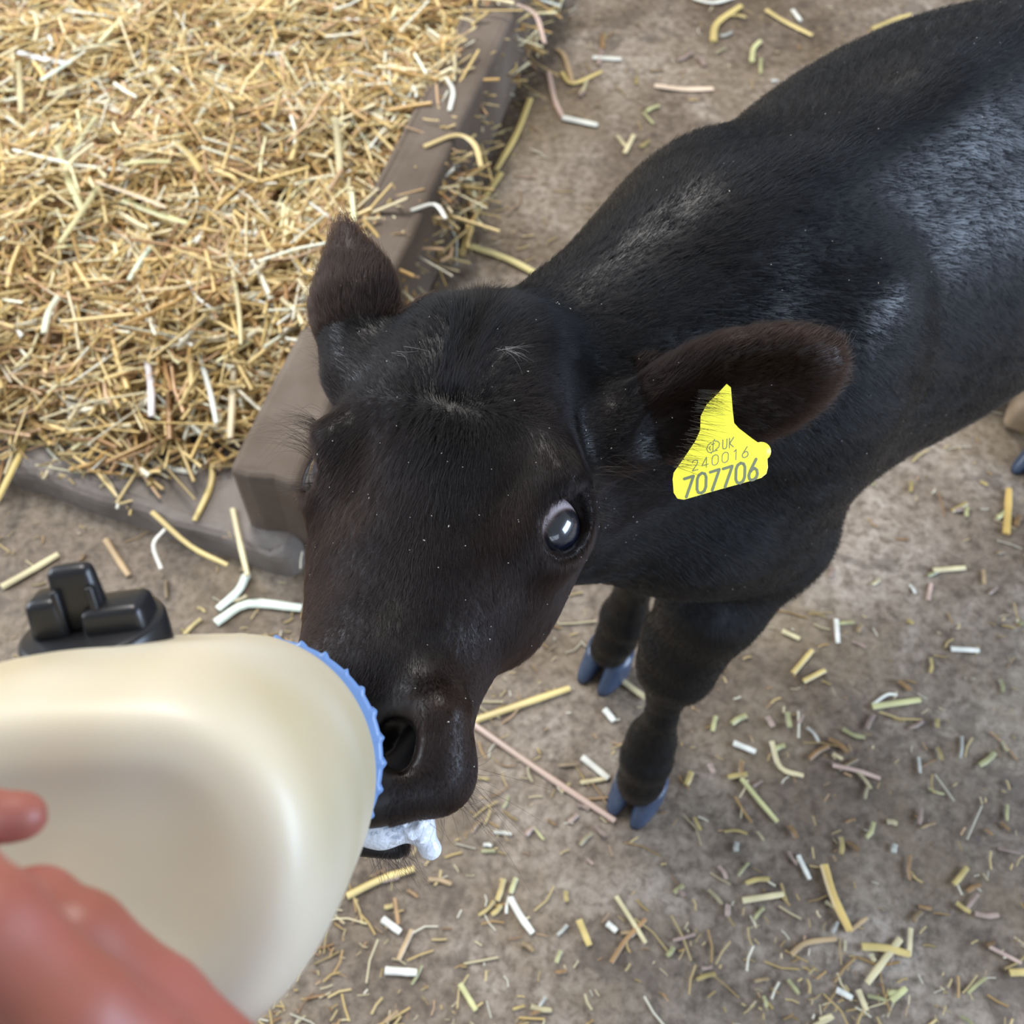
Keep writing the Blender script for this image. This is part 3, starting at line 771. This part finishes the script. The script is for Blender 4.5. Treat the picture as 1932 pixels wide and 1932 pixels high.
long_hairs('ear_fringe', q_, np.array([cv(1, .18 + rng.normal() * .12, -.05 + rng.normal() * .03) for _ in q_]), .010 + .010 * rng.random(110), cv(0, .05), .00012, BLK, curl=rng.normal(size=(110, 3)) * .05)

# ------------------------------------------------------------------ feeding bottle
CU = RC.T @ np.array([1., 0, 0]); CV = RC.T @ np.array([0, 1., 0]); CF = RC.T @ np.array([0, 0, 1.])   # right, up, away
M_bottle, nt, b = mat('cream_plastic')
tc = N(nt, 'ShaderNodeTexCoord'); nz = N(nt, 'ShaderNodeTexNoise', Scale=9, Detail=2); nt.links.new(tc.outputs['Object'], nz.inputs['Vector'])
rp = N(nt, 'ShaderNodeValToRGB'); rp.color_ramp.elements[0].position = .38; rp.color_ramp.elements[0].color = (.52, .44, .29, 1); rp.color_ramp.elements[1].position = .58; rp.color_ramp.elements[1].color = (.62, .56, .44, 1)
nt.links.new(nz.outputs['Fac'], rp.inputs['Fac']); nt.links.new(rp.outputs['Color'], b.inputs['Base Color'])
b.inputs['Roughness'].default_value = .42; b.inputs['Subsurface Weight'].default_value = .35; b.inputs['Subsurface Radius'].default_value = (1, .7, .4); b.inputs['Subsurface Scale'].default_value = .012
bot_c = W(250, 1620, .31)
bottle = empty('feeding_bottle', bot_c, 'large cream plastic calf feeding bottle with a ribbed blue collar held to the calf\'s mouth', 'bottle')
def bring(px, py, d, le, ri, up, dn, e=2.3, n=72):
    c = W(px, py, d); V = []
    for k in range(n):
        th = 2 * pi * k / n; x, y = cos(th), sin(th)
        ee = 2.0 if x > 0 else e + .3
        x = np.sign(x) * abs(x) ** (2 / ee); y = np.sign(y) * abs(y) ** (2 / ee)
        V.append(c + CU * x * (ri if x > 0 else le) + CV * y * (up if y > 0 else dn))
    return V
SEC = [(492, 1432, .415, .036, .036, .036, .036, 2), (488, 1438, .400, .038, .038, .038, .038, 2), (480, 1444, .393, .044, .043, .044, .044, 2),
       (470, 1455, .385, .056, .0475, .0510, .050, 2.1), (458, 1466, .375, .072, .0490, .0526, .055, 2.2), (437, 1486, .360, .090, .0495, .0540, .058, 2.3),
       (415, 1505, .345, .098, .0494, .0540, .058, 2.35), (385, 1532, .325, .102, .0500, .0540, .058, 2.4), (350, 1565, .305, .104, .0495, .0530, .058, 2.4),
       (315, 1600, .288, .104, .0485, .0515, .057, 2.4), (295, 1620, .275, .101, .0455, .0480, .054, 2.4), (283, 1630, .266, .096, .0405, .0430, .049, 2.35), (276, 1634, .262, .089, .0350, .0375, .043, 2.3),
       (270, 1632, .2612, .080, .0300, .0320, .037, 2.2), (264, 1626, .2612, .070, .0240, .0250, .030, 2.2), (257, 1616, .2630, .060, .0185, .0190, .022, 2.1), (252, 1608, .2646, .03, .009, .009, .010, 2)]
V = []; Fq = []
for q in SEC: V += bring(*q)
m_ = 72
for i in range(len(SEC) - 1):
    for k in range(m_):
        k2 = (k + 1) % m_; Fq.append((i * m_ + k, (i + 1) * m_ + k, (i + 1) * m_ + k2, i * m_ + k2))
Fq.append(tuple(range(m_))); Fq.append(tuple((len(SEC) - 1) * m_ + k for k in range(m_))[::-1])
o = mesh_obj('bottle_body', V, Fq, M_bottle, bottle)
sb = o.modifiers.new('s', 'SUBSURF'); sb.levels = 1; sb.render_levels = 2
# collar with raised ribs
M_blue, nt, b = mat('blue_plastic'); b.inputs['Base Color'].default_value = (.13, .225, .44, 1); b.inputs['Roughness'].default_value = .38
cA = W(484, 1442, .392); cB = W(500, 1424, .432); ax_ = unit(cB - cA); ex = unit(CU - ax_ * (CU @ ax_)); ey = np.cross(ax_, ex)
def disc_ring(c, rf, n): return [c + ex * rf(2 * pi * k / n) * cos(2 * pi * k / n) + ey * rf(2 * pi * k / n) * sin(2 * pi * k / n) for k in range(n)]
def saw(r0, amp, teeth): return lambda th: r0 + amp * (1 - smooth01(np.array((th * teeth / (2 * pi)) % 1.0), .06, .30) * 1.0) * 1.0
def lathe(rings, name, m, parent, smooth=True):
    V = []; Fq = []; n = len(rings[0])
    for r_ in rings: V += list(r_)
    for i in range(len(rings) - 1):
        for k in range(n): k2 = (k + 1) % n; Fq.append((i * n + k, i * n + k2, (i + 1) * n + k2, (i + 1) * n + k))
    Fq.append(tuple(range(n))[::-1]); Fq.append(tuple((len(rings) - 1) * n + k for k in range(n)))
    return mesh_obj(name, V, Fq, m, parent, smooth=smooth)
NT = 30; nn_ = NT * 12
H_ = np.linalg.norm(cB - cA)
rings = [disc_ring(cA, lambda t: .038, nn_), disc_ring(cA, saw(.0462, .0008, NT), nn_), disc_ring(cA + ax_ * .001, saw(.0480, .0014, NT), nn_), disc_ring(cB - ax_ * .002, saw(.0474, .0014, NT), nn_),
         disc_ring(cB, saw(.0445, .0006, NT), nn_), disc_ring(cB, lambda t: .030, nn_)]
collar = lathe(rings, 'collar', M_blue, bottle)
collar['label'] = 'ribbed blue screw collar'
M_rub, nt, b = mat('red_rubber'); b.inputs['Base Color'].default_value = (.30, .06, .03, 1); b.inputs['Roughness'].default_value = .45
tp = spline([cB, cB + ax_ * .016, W(560, 1480, .462), W(618, 1516, .478)], 6); tr = np.interp(np.linspace(0, 1, len(tp)), [0, .12, .3, .8, .93, 1], [.024, .020, .012, .010, .0085, .003])
V, Fq = tube(tp, tr, 24); mesh_obj('teat', V, Fq, M_rub, bottle)['label'] = 'dark red rubber teat'
# black winged filler plug on the shoulder
M_blk, nt, b = mat('black_plastic'); b.inputs['Base Color'].default_value = (.012, .012, .014, 1); b.inputs['Roughness'].default_value = .33
pc_ = W(190, 1228, .338); pu = unit(CU * .985 + CV * .13); pa = unit(CV * .92 - CF * .38 - pu * 0); pa = unit(pa - pu * (pa @ pu)); pw = np.cross(pu, pa)
def pl_disc(r0, h0, h1, cx=0, sq=1.0, n=48, bev=.0015):
    def rg(r_, h): return [pc_ + pu * (cx + r_ * cos(2 * pi * k / n)) + pw * (r_ * sq * sin(2 * pi * k / n)) + pa * h for k in range(n)]
    return [rg(r0 - bev, h0), rg(r0, h0 + bev), rg(r0, h1 - bev), rg(r0 - bev * .4, h1 - bev * .3), rg(r0 - bev * 1.2, h1)]
def boxy(name, c, hx, hy, hz, parent, m, bev, ax=(None, None, None), taper=1.0):
    ux, uy, uz = ax; V = []
    for sx in (-1, 1):
        for sy in (-1, 1):
            for sz in (-1, 1):
                k = taper if sz > 0 else 1; V.append(c + ux * sx * hx * k + uy * sy * hy * k + uz * sz * hz)
    Fq = [(0, 1, 3, 2), (4, 6, 7, 5), (0, 4, 5, 1), (2, 3, 7, 6), (0, 2, 6, 4), (1, 5, 7, 3)]
    o = mesh_obj(name, V, Fq, m, parent); b_ = o.modifiers.new('b', 'BEVEL'); b_.width = bev; b_.segments = 4; b_.limit_method = 'NONE'
    for p in o.data.polygons: p.use_smooth = True
    return o
plug = lathe(pl_disc(.0232, -.010, .0100), 'filler_plug', M_blk, bottle); plug['label'] = 'black winged filler plug'
AXS = (pu, pw, pa)
def child_of(o, p):
    wl = parent_world(o); o.parent = p; o.location = wl - parent_world(p)
for a in (('plug_wing', pc_ - pu * .0015 + pa * .0205, .0085, .0042, .0115, .82), ('plug_step', pc_ + pu * .0095 + pa * .0125, .0105, .0085, .0055, .93), ('plug_step', pc_ - pu * .0115 + pa * .0155, .0060, .0075, .0075, .9)):
    o = boxy(a[0], a[1], a[2], a[3], a[4], bottle, M_blk, .0028, AXS, a[5]); child_of(o, plug)
for q in (-.0065, .0048):
    o = boxy('plug_rib', pc_ + pu * q - pw * .0042 * (1 if (pw @ CF) > 0 else -1) + pa * .0170, .0014, .0022, .0085, bottle, M_blk, .0009, AXS, .9); child_of(o, plug)
M_org, nt, b = mat('amber_seal'); b.inputs['Base Color'].default_value = (.62, .40, .12, 1); b.inputs['Roughness'].default_value = .4
lathe(pl_disc(.0240, -.016, -.0050), 'seal', M_org, bottle)['label'] = 'amber rubber seal'

# ------------------------------------------------------------------ milk froth at the lips
def froth():
    pts = [W(690, 1560, .486), W(740, 1568, .486), W(790, 1560, .487), W(812, 1600, .487)]
    field_around(pts, .02, .0011)
    cap(W(640, 1560, .484), W(720, 1563, .486), .008, .0085, .004); cap(W(720, 1563, .486), W(785, 1556, .487), .0085, .0075, .006)
    cap(W(790, 1550, .487), W(806, 1590, .487), .0068, .0050, .005); ell(W(812, 1602, .487), (CU, CV, CF), (.0054, .0052, .0052), .002)
    for i in range(60):
        c = W(rng.uniform(700, 800), rng.uniform(1535, 1590), .478 + rng.random() * .003); ell(c, (CU, CV, CF), (.0012, .0012, .0012), .001)
    V, Fq = surface_nets()
    M, nt, b = mat('milk_froth'); b.inputs['Base Color'].default_value = (.74, .77, .82, 1); b.inputs['Roughness'].default_value = .22
    b.inputs['Subsurface Weight'].default_value = .4; b.inputs['Subsurface Radius'].default_value = (1, 1, 1); b.inputs['Subsurface Scale'].default_value = .004
    tc = N(nt, 'ShaderNodeTexCoord'); vz = N(nt, 'ShaderNodeTexVoronoi', Scale=520); nt.links.new(tc.outputs['Object'], vz.inputs['Vector'])
    bp = N(nt, 'ShaderNodeBump', Strength=.6, Distance=.0006); nt.links.new(vz.outputs['Distance'], bp.inputs['Height']); nt.links.new(bp.outputs[0], b.inputs['Normal'])
    o = mesh_obj('milk_froth', V, Fq, M, origin=W(740, 1570, .486)); tag(o, 'white milk froth with a drip hanging from the calf\'s lower lip', 'milk froth')
    M2, nt, b = mat('bubble'); b.inputs['Base Color'].default_value = (.8, .84, .9, 1); b.inputs['Transmission Weight'].default_value = .8; b.inputs['Roughness'].default_value = .02; b.inputs['IOR'].default_value = 1.2
    vv = []; ff = []
    for i in range(38):
        t = rng.random(); c = W(702 + 60 * t ** 1.4, rng.uniform(1545, 1585), .4768); r_ = rng.uniform(.0004, .0012); k0 = len(vv)
        bm = bmesh.new(); bmesh.ops.create_icosphere(bm, subdivisions=2, radius=r_); vv += [c + np.array(v.co[:]) for v in bm.verts]; ff += [tuple(k0 + v.index for v in f.verts) for f in bm.faces]; bm.free()
    mesh_obj('bubbles', vv, ff, M2, o)['kind'] = 'stuff'
froth()

# ------------------------------------------------------------------ hand
def hand():
    FG = {   # joints: px, py, distance, radius
        'index': [(350, 2085, .200, .0125), (150, 1915, .190, .0100), (-20, 1745, .189, .0098), (-110, 1640, .205, .0092), (-150, 1570, .228, .0084), (-70, 1545, .243, .0075), (42, 1540, .247, .0060)],
        'middle': [(450, 2060, .222, .0118), (300, 1900, .226, .0100), (150, 1772, .224, .0097), (70, 1715, .232, .0088), (20, 1700, .25, .0078)],
        'ring': [(430, 2190, .215, .0118), (160, 2050, .205, .0100), (-20, 1945, .202, .0095), (-160, 1880, .215, .0085), (-220, 1820, .235, .0075)],
        'little': [(360, 2290, .215, .0105), (130, 2180, .205, .0085), (-20, 2120, .205, .008), (-120, 2070, .215, .0075), (-160, 2000, .23, .0065)],
        'thumb': [(640, 2330, .215, .0150), (760, 2200, .235, .0125), (790, 2080, .265, .0110), (760, 2010, .285, .0095)]}
    allp = [W(*q[:3]) for f in FG.values() for q in f] + [W(620, 2600, .26), W(300, 2450, .24)]
    field_around(allp, .03, .0022)
    for nm, f in FG.items():
        for p, q in zip(f[:-1], f[1:]): cap(W(*p[:3]), W(*q[:3]), p[3], q[3], .0035)
    cap(W(480, 2240, .218), W(560, 2480, .232), .020, .024, .01); cap(W(400, 2300, .218), W(500, 2500, .232), .018, .022, .02)
    cap(W(600, 2330, .217), W(560, 2500, .24), .018, .022, .02); cap(W(540, 2480, .238), W(620, 2640, .262), .026, .026, .02)
    V, Fq = surface_nets()
    M, nt, b = mat('skin'); b.inputs['Base Color'].default_value = (.60, .25, .19, 1); b.inputs['Roughness'].default_value = .5
    tc = N(nt, 'ShaderNodeTexCoord'); nz = N(nt, 'ShaderNodeTexNoise', Scale=35, Detail=3); nt.links.new(tc.outputs['Object'], nz.inputs['Vector'])
    rp = N(nt, 'ShaderNodeValToRGB'); rp.color_ramp.elements[0].position = .35; rp.color_ramp.elements[0].color = (.25, .080, .050, 1); rp.color_ramp.elements[1].position = .65; rp.color_ramp.elements[1].color = (.30, .095, .072, 1)
    nt.links.new(nz.outputs['Fac'], rp.inputs['Fac']); nt.links.new(rp.outputs['Color'], b.inputs['Base Color'])
    b.inputs['Subsurface Weight'].default_value = .35; b.inputs['Subsurface Radius'].default_value = (1, .3, .15); b.inputs['Subsurface Scale'].default_value = .006
    c = W(500, 2350, .22); root = empty('person', c, 'bare hand of a person gripping the cream feeding bottle', 'person')
    mesh_obj('hand', V, Fq, M, root)
    Mn, nt, b = mat('nail'); b.inputs['Base Color'].default_value = (.62, .33, .27, 1); b.inputs['Roughness'].default_value = .25
    for nm, f in FG.items():
        a, e = W(*f[-2][:3]), W(*f[-1][:3]); t = unit(e - a); up = unit(CF - t * (CF @ t)) if nm != 'thumb' else unit(CU - t * (CU @ t)); sd = np.cross(t, up); r_ = f[-1][3]
        V = []; Fq = []
        for i in range(7):
            for j in range(7):
                x = (i / 6 - .5) * 2; y = (j / 6 - .5) * 2; w_ = .72 * (1 - .25 * max(0, x) ** 3) * (1 - .3 * max(0, -x) ** 3)
                V.append(e - t * r_ * .15 + t * x * r_ * .8 + sd * sin(y * .9) * r_ * w_ + up * (r_ * (cos(y * .9 * w_) * 1.03 - .22 * max(0, x) ** 2)))
        for i in range(6):
            for j in range(6): Fq.append((i * 7 + j, (i + 1) * 7 + j, (i + 1) * 7 + j + 1, i * 7 + j + 1))
        o = mesh_obj('fingernail', V, Fq, Mn, root); so = o.modifiers.new('s', 'SOLIDIFY'); so.thickness = .0005
hand()

# ------------------------------------------------------------------ tan block beside the hind leg
M_tan = noise_mat('tan_block', [(.3, (.26, .18, .11)), (.6, (.42, .31, .20)), (.8, (.55, .42, .30))], 16, rough=.65, bump=.3, bscale=60, dist=.002)
tb = Wz(1996, 802, .0); tdx = unit(Wz(2100, 860, 0) - Wz(1900, 790, 0)); tdy = np.cross(ZZ, tdx)
o = boxy('block', tb + ZZ * .0275, .072, .045, .0270, None, M_tan, .012, (tdx, tdy, ZZ), .95)
o.data.transform(Matrix.Translation(Vector(-(tb)))); o.location = tuple(tb)
tag(o, 'tan block with a rounded corner lying beside the calf at the frame edge', 'block')

# ------------------------------------------------------------------ single straws lying loose
YEL, PAL, WHT, PNK, TAN, BRN, GRN = (.60, .46, .17), (.64, .55, .32), (.74, .73, .64), (.50, .36, .29), (.46, .32, .17), (.36, .21, .09), (.56, .54, .26)
def stalk(pts, z, wpx, colr, label, group=None):
    z0 = {'F': 0, 'S': SZ, 'K': KH}[z] if isinstance(z, str) else z
    P = [Wz(x, y, z0) for x, y in pts]; d = proj(P[0])[2]; r_ = wpx / 2 * d / FP
    P = [p + ZZ * (r_ * .55 + .0008) for p in P]
    P = spline(P, 4) if len(P) > 2 else np.array([P[0] + (P[1] - P[0]) * t for t in (0, .3, .5, .7, 1)])
    rad = r_ * np.interp(np.linspace(0, 1, len(P)), [0, .5, .55, 1], [1, .92, 1.05, .85])
    V, Fq = tube(P, rad, 6, flat=.5)
    quads = [f for f in Fq]; c = np.mean(P, axis=0) * [1, 1, 0] + ZZ * z0
    o = mesh_obj('straw_stalk', V, quads, M_straw, None, smooth=False, origin=c)
    ca_ = o.data.color_attributes.new('straw', 'FLOAT_COLOR', 'POINT'); cc = np.ones((len(V), 4), np.float32); t = np.repeat(np.linspace(-1, 1, len(P)), 6)
    cc[:, :3] = np.array(colr)[None] * (1 + .12 * np.sin(t * 3 + x))[:, None] if False else np.array(colr)[None] * (1 + .12 * np.sin(t * 3))[:, None]
    ca_.data.foreach_set('color', cc.ravel()); tag(o, label, 'straw', group); return o
for a in [
    ([(893, 1368), (1010, 1450), (1160, 1550)], 'F', 12, PNK, 'long pinkish straw pointing from the muzzle to the front hoof'),
    ([(892, 1362), (980, 1332), (1075, 1300)], 'F', 14, YEL, 'yellow straw beside the muzzle pointing at the farther front hoof'),
    ([(1098, 1430), (1148, 1470)], 'F', 13, WHT, 'pale straw piece just left of the nearer front hoof'),
    ([(1095, 1478), (1145, 1470)], 'F', 9, PAL, 'dull straw touching the pale piece left of the nearer hoof'),
    ([(1140, 1340), (1158, 1362)], 'F', 13, WHT, 'tiny white straw piece between the two front hooves'),
    ([(1168, 1282), (1220, 1320)], 'F', 12, PAL, 'pale brown straw between the farther hoof and the nearer leg'),
    ([(655, 1692), (720, 1660), (782, 1640)], 'F', 14, YEL, 'bright yellow straw poking out from under the bottle'),
    ([(962, 1695), (982, 1730), (1005, 1762)], 'F', 13, WHT, 'short white straw lying alone on the bare floor at lower centre'),
    ([(727, 1832), (787, 1836)], 'F', 15, WHT, 'thick white straw piece lying level near the bottom edge'),
    ([(868, 1857), (898, 1907)], 'F', 11, GRN, 'greenish straw slanting down near the bottom edge'),
    ([(778, 1755), (752, 1812)], 'F', 10, TAN, 'tan straw just above the thick white level piece'),
    ([(722, 1735), (756, 1760)], 'F', 14, WHT, 'stubby white straw right of the bottle edge'),
    ([(745, 1695), (752, 1745)], 'F', 8, BRN, 'thin brown straw upright above the stubby white piece'),
    ([(1153, 1817), (1180, 1775), (1218, 1735)], 'F', 9, BRN, 'reddish brown straw of the crossed pair at bottom centre'),
    ([(1162, 1692), (1190, 1735), (1218, 1780)], 'F', 9, PAL, 'pale straw of the crossed pair at bottom centre'),
    ([(1092, 1737), (1112, 1785)], 'F', 13, YEL, 'short yellow double straw left of the crossed pair'),
    ([(1145, 1743), (1163, 1758)], 'F', 12, WHT, 'white crumb of straw beside the crossed pair'),
    ([(1553, 1633), (1572, 1695), (1602, 1758)], 'F', 16, (.66, .46, .15), 'large golden brown straw blade at lower right'),
    ([(1602, 1758), (1635, 1732)], 'F', 8, TAN, 'thin tan straw at the foot of the golden brown blade'),
    ([(1398, 1470), (1430, 1510), (1466, 1552)], 'F', 10, GRN, 'yellow green straw slanting right of the nearer front hoof'),
    ([(1455, 1400), (1472, 1450), (1515, 1465)], 'F', 10, PAL, 'bent pale straw between hoof and right edge'),
    ([(1383, 1403), (1425, 1420)], 'F', 12, WHT, 'short pale straw just right of the front pastern'),
    ([(1645, 1335), (1735, 1322)], 'F', 12, GRN, 'light green straw lying level at the right'),
    ([(1645, 1331), (1672, 1312), (1692, 1312)], 'F', 6, WHT, 'thin white strip folded over the light green straw'),
    ([(1570, 1445), (1615, 1455), (1660, 1470)], 'F', 9, PNK, 'pinkish straw below the light green one'),
    ([(1400, 1700), (1478, 1688)], 'F', 12, PAL, 'pale straw lying level left of the golden brown blade'),
    ([(1505, 1615), (1527, 1660)], 'F', 9, WHT, 'thin white straw above and left of the golden brown blade'),
    ([(1625, 1787), (1670, 1790), (1715, 1802)], 'F', 15, YEL, 'yellow straw of the crossed bundle at lower right'),
    ([(1697, 1772), (1665, 1815), (1634, 1856)], 'F', 13, PAL, 'long pale straw across the bundle at lower right'),
    ([(1717, 1752), (1714, 1805)], 'F', 9, PAL, 'slim straw standing at the right end of the bundle'),
    ([(1492, 1802), (1520, 1780), (1577, 1772)], 'F', 10, TAN, 'dull bent straw left of the crossed bundle'),
    ([(1577, 1868), (1607, 1884)], 'F', 12, WHT, 'white stub below the crossed bundle'),
    ([(1618, 1868), (1634, 1908)], 'F', 11, PAL, 'pale stub curving down at the bottom edge'),
    ([(1680, 1889), (1708, 1865)], 'F', 12, GRN, 'greenish stub right of the curved pale stub'),
    ([(1903, 1836), (1938, 1835)], 'F', 14, YEL, 'yellow straw end cut by the right edge near the bottom'),
    ([(1865, 1787), (1926, 1818)], 'F', 8, PNK, 'thin pinkish straw near the lower right corner'),
    ([(1535, 1938), (1570, 1918), (1545, 1925)], 'F', 10, PAL, 'folded pale straw on the bottom edge'),
    ([(1345, 82), (1352, 48), (1397, 15)], 'F', 14, YEL, 'bent yellow straw lying alone near the top edge'),
    ([(1445, 22), (1480, 44), (1532, 70)], 'F', 10, YEL, 'thin yellow straw over a dark wet spot near the top'),
    ([(1495, 22), (1510, 42)], 'F', 9, WHT, 'white chip beside the thin yellow straw at the top'),
    ([(1235, 165), (1290, 172), (1345, 171)], 'F', 12, (.76, .58, .42), 'peach coloured straw lying level above the calf'),
    ([(1062, 226), (1127, 240)], 'F', 14, WHT, 'thick white straw stub right of the kerb'),
    ([(1035, 140), (1046, 190), (1062, 226)], 'F', 10, PNK, 'brown straw leading down to the thick white stub'),
    ([(1118, 112), (1172, 115)], 'F', 11, WHT, 'small white straw lying level right of the kerb top'),
    ([(1308, 0), (1345, 8), (1385, -2)], 'F', 9, WHT, 'curved white straw on the top edge'),
    ([(1418, 120), (1421, 95), (1434, 80)], 'F', 10, GRN, 'small curved greenish straw above the calf\'s back'),
    ([(1645, 57), (1685, 40), (1718, 30)], 'F', 9, YEL, 'thin golden straw near the top by the calf\'s back'),
    ([(888, 468), (960, 493), (1030, 530)], 'F', 15, (.74, .64, .30), 'long pale yellow straw running from the kerb to behind the head'),
    ([(1000, 190), (975, 255), (935, 325)], 'F', 12, YEL, 'yellow straw along the foot of the kerb, upper one'),
    ([(945, 330), (900, 400), (870, 485)], 'F', 13, YEL, 'yellow straw along the foot of the kerb, lower one'),
    ([(1195, 258), (1178, 292)], 'F', 9, PAL, 'small pale straw standing off the calf\'s shoulder'),
    ([(1080, 160), (1065, 110), (1050, 95)], 'F', 10, TAN, 'tan straw in the drift against the kerb'),
    ([(1060, 140), (1080, 160), (1135, 138)], 'F', 9, YEL, 'kinked yellow straw in the drift against the kerb'),
    ([(1897, 1010), (1900, 965), (1902, 925)], 'F', 14, (.60, .40, .12), 'orange brown straw upright near the right edge'),
    ([(1760, 1078), (1820, 1073)], 'F', 11, PAL, 'pale straw lying level right of the front leg'),
    ([(1793, 1226), (1846, 1229)], 'F', 11, WHT, 'white straw lying level near the right edge'),
    ([(1750, 1134), (1756, 1102)], 'F', 8, PNK, 'small dull straw under the level pale one'),
    ([(1592, 884), (1642, 898)], 'F', 10, YEL, 'yellow straw just below the calf\'s belly'),
    ([(1395, 1185), (1422, 1152)], 'F', 10, GRN, 'greenish straw beside the calf\'s knee'),
    ([(1577, 1170), (1580, 1215)], 'F', 9, WHT, 'white straw standing upright right of the knee'),
    ([(1495, 1272), (1532, 1228)], 'F', 10, YEL, 'yellow straw, upper one of two right of the shin'),
    ([(1515, 1287), (1556, 1266)], 'F', 10, YEL, 'yellow straw, lower one of two right of the shin'),
    ([(1475, 1192), (1508, 1207)], 'F', 10, PAL, 'pale straw between the knee and the upright white one'),
    ([(5, 1110), (55, 1082), (112, 1048)], 'F', 15, PAL, 'pale straw on the dirt above the black filler plug'),
    ([(200, 1020), (222, 1055), (244, 1088)], 'F', 12, TAN, 'tan straw slanting right of the black filler plug'),
    ([(408, 1178), (470, 1142), (570, 1150)], 'F', 19, (.78, .86, .72), 'broad pale green white straw arching towards the muzzle'),
    ([(466, 1088), (450, 1118), (412, 1152)], 'F', 17, (.78, .86, .74), 'pale broad leaf of straw above the arching straw'),
    ([(440, 962), (452, 1020), (468, 1088)], 'S', 11, PAL, 'pale straw hanging over the step edge'),
    ([(288, 968), (360, 1032), (430, 1068)], 'S', 10, YEL, 'yellow straw fallen across the step edge'),
    ([(402, 872), (398, 920), (368, 985)], 'S', 12, YEL, 'yellow straw lying down across the step by the kerb end'),
    ([(265, 855), (300, 880), (372, 895)], 'S', 12, WHT, 'kinked white straw on the middle of the step'),
    ([(98, 755), (45, 850), (-5, 950)], 'S', 13, YEL, 'long golden straw crossing the step at the left edge'),
    ([(-5, 822), (60, 838), (180, 828), (310, 790)], 'S', 13, (.74, .62, .30), 'long curved straw along the front of the bedding'),
    ([(0, 806), (30, 808)], 'S', 13, WHT, 'white straw end at the left edge on the step'),
    ([(305, 1075), (290, 1030), (312, 1000)], 'S', 8, WHT, 'thin white straw sliver on the step edge'),
    ([(800, 280), (860, 258), (895, 275), (908, 318)], 'K', 11, (.68, .52, .24), 'golden straw arched over the top of the kerb'),
    ([(775, 400), (820, 388), (842, 415)], 'K', 9, WHT, 'white straw curling over the kerb above the ear'),
    ([(976, 12), (1010, 30), (1028, 85)], 'K', 9, PNK, 'brown straw bent over the kerb near the top edge'),
    ([(842, 150), (855, 175), (848, 212)], 'K', 9, WHT, 'white curved straw on the kerb beside the bedding'),
]: stalk(*a)
def scatter(n, box, label, group, lo=16, hi=46, z='F'):
    k = 0; q = random.Random(hash(group) % 1000 if False else len(group) * 7 + n)
    while k < n:
        x, y = q.uniform(box[0], box[2]), q.uniform(box[1], box[3]); a = q.uniform(0, pi); l = q.uniform(lo, hi); b_ = q.uniform(-.10, .10) * l
        c = [YEL, PAL, WHT, PNK, TAN, BRN, GRN][int(q.random() ** 1.2 * 7)]; k += 1; f = q.uniform(.42, .80)
        m_ = (x + cos(a) * l / 2 - sin(a) * b_, y + sin(a) * l / 2 + cos(a) * b_)
        stalk([(x, y), m_, (x + cos(a) * l, y + sin(a) * l)], z, q.uniform(5, 11), tuple(v * f for v in c), label, group)
scatter(50, (1300, 1340, 1910, 1640), 'short straw piece among the scatter on the concrete right of the front hooves', 'loose straw pieces right of the front hooves')
scatter(50, (720, 1640, 1900, 1925), 'short straw piece among the scatter on the concrete along the bottom', 'loose straw pieces along the bottom')
scatter(18, (900, 1420, 1130, 1640), 'short straw piece on the concrete below the calf\'s whiskers', 'loose straw pieces below the whiskers', 14, 36)
scatter(24, (1560, 900, 1925, 1330), 'small straw piece on the pale wet concrete right of the calf\'s chest', 'loose straw pieces right of the chest', 12, 34)
scatter(24, (1080, 10, 1500, 270), 'small straw piece on the concrete above the calf\'s back', 'loose straw pieces above the back', 12, 34)
scatter(16, (30, 960, 560, 1180), 'small straw piece on the dirt below the step', 'loose straw pieces below the step', 14, 44)

# long fringe on the back edge of the far ear
q_ = np.array([W(598 + 20 * rng.random() + 14 * max(0, (y_ - 620) / 80), y_, .605) for y_ in rng.uniform(505, 700, 190)])
long_hairs('ear_fringe', q_, np.array([cv(-1, -.45 + .9 * rng.random(), rng.normal() * .3) for _ in q_]), (.004 + .010 * rng.random(190)) * np.interp(np.linspace(0, 1, 190), [0, 1], [1, 1]), cv(0, -.25), .00007, (.01, .008, .008))

qb = random.Random(5)
for k in range(34):                                  # the biggest pale straws on top of the bed
    x, y = qb.uniform(10, 640), qb.uniform(30, 700); l = qb.uniform(60, 150); a = qb.uniform(0, pi)
    if x + l * cos(a) > 870 - .45 * y: x -= 150
    h0 = float(bed_height(Wz(x, y, .14)[None])[0][0]) + .010
    stalk([(x, y), (x + cos(a) * l * .5 + qb.uniform(-6, 6), y + sin(a) * l * .5 + qb.uniform(-6, 6)), (x + cos(a) * l, y + sin(a) * l)], h0, qb.uniform(8, 14),
          tuple(v * qb.uniform(.85, 1.02) for v in qb.choice([PAL, WHT, YEL, PAL])), 'long pale straw lying on top of the golden bedding', 'long straws on top of the bedding')
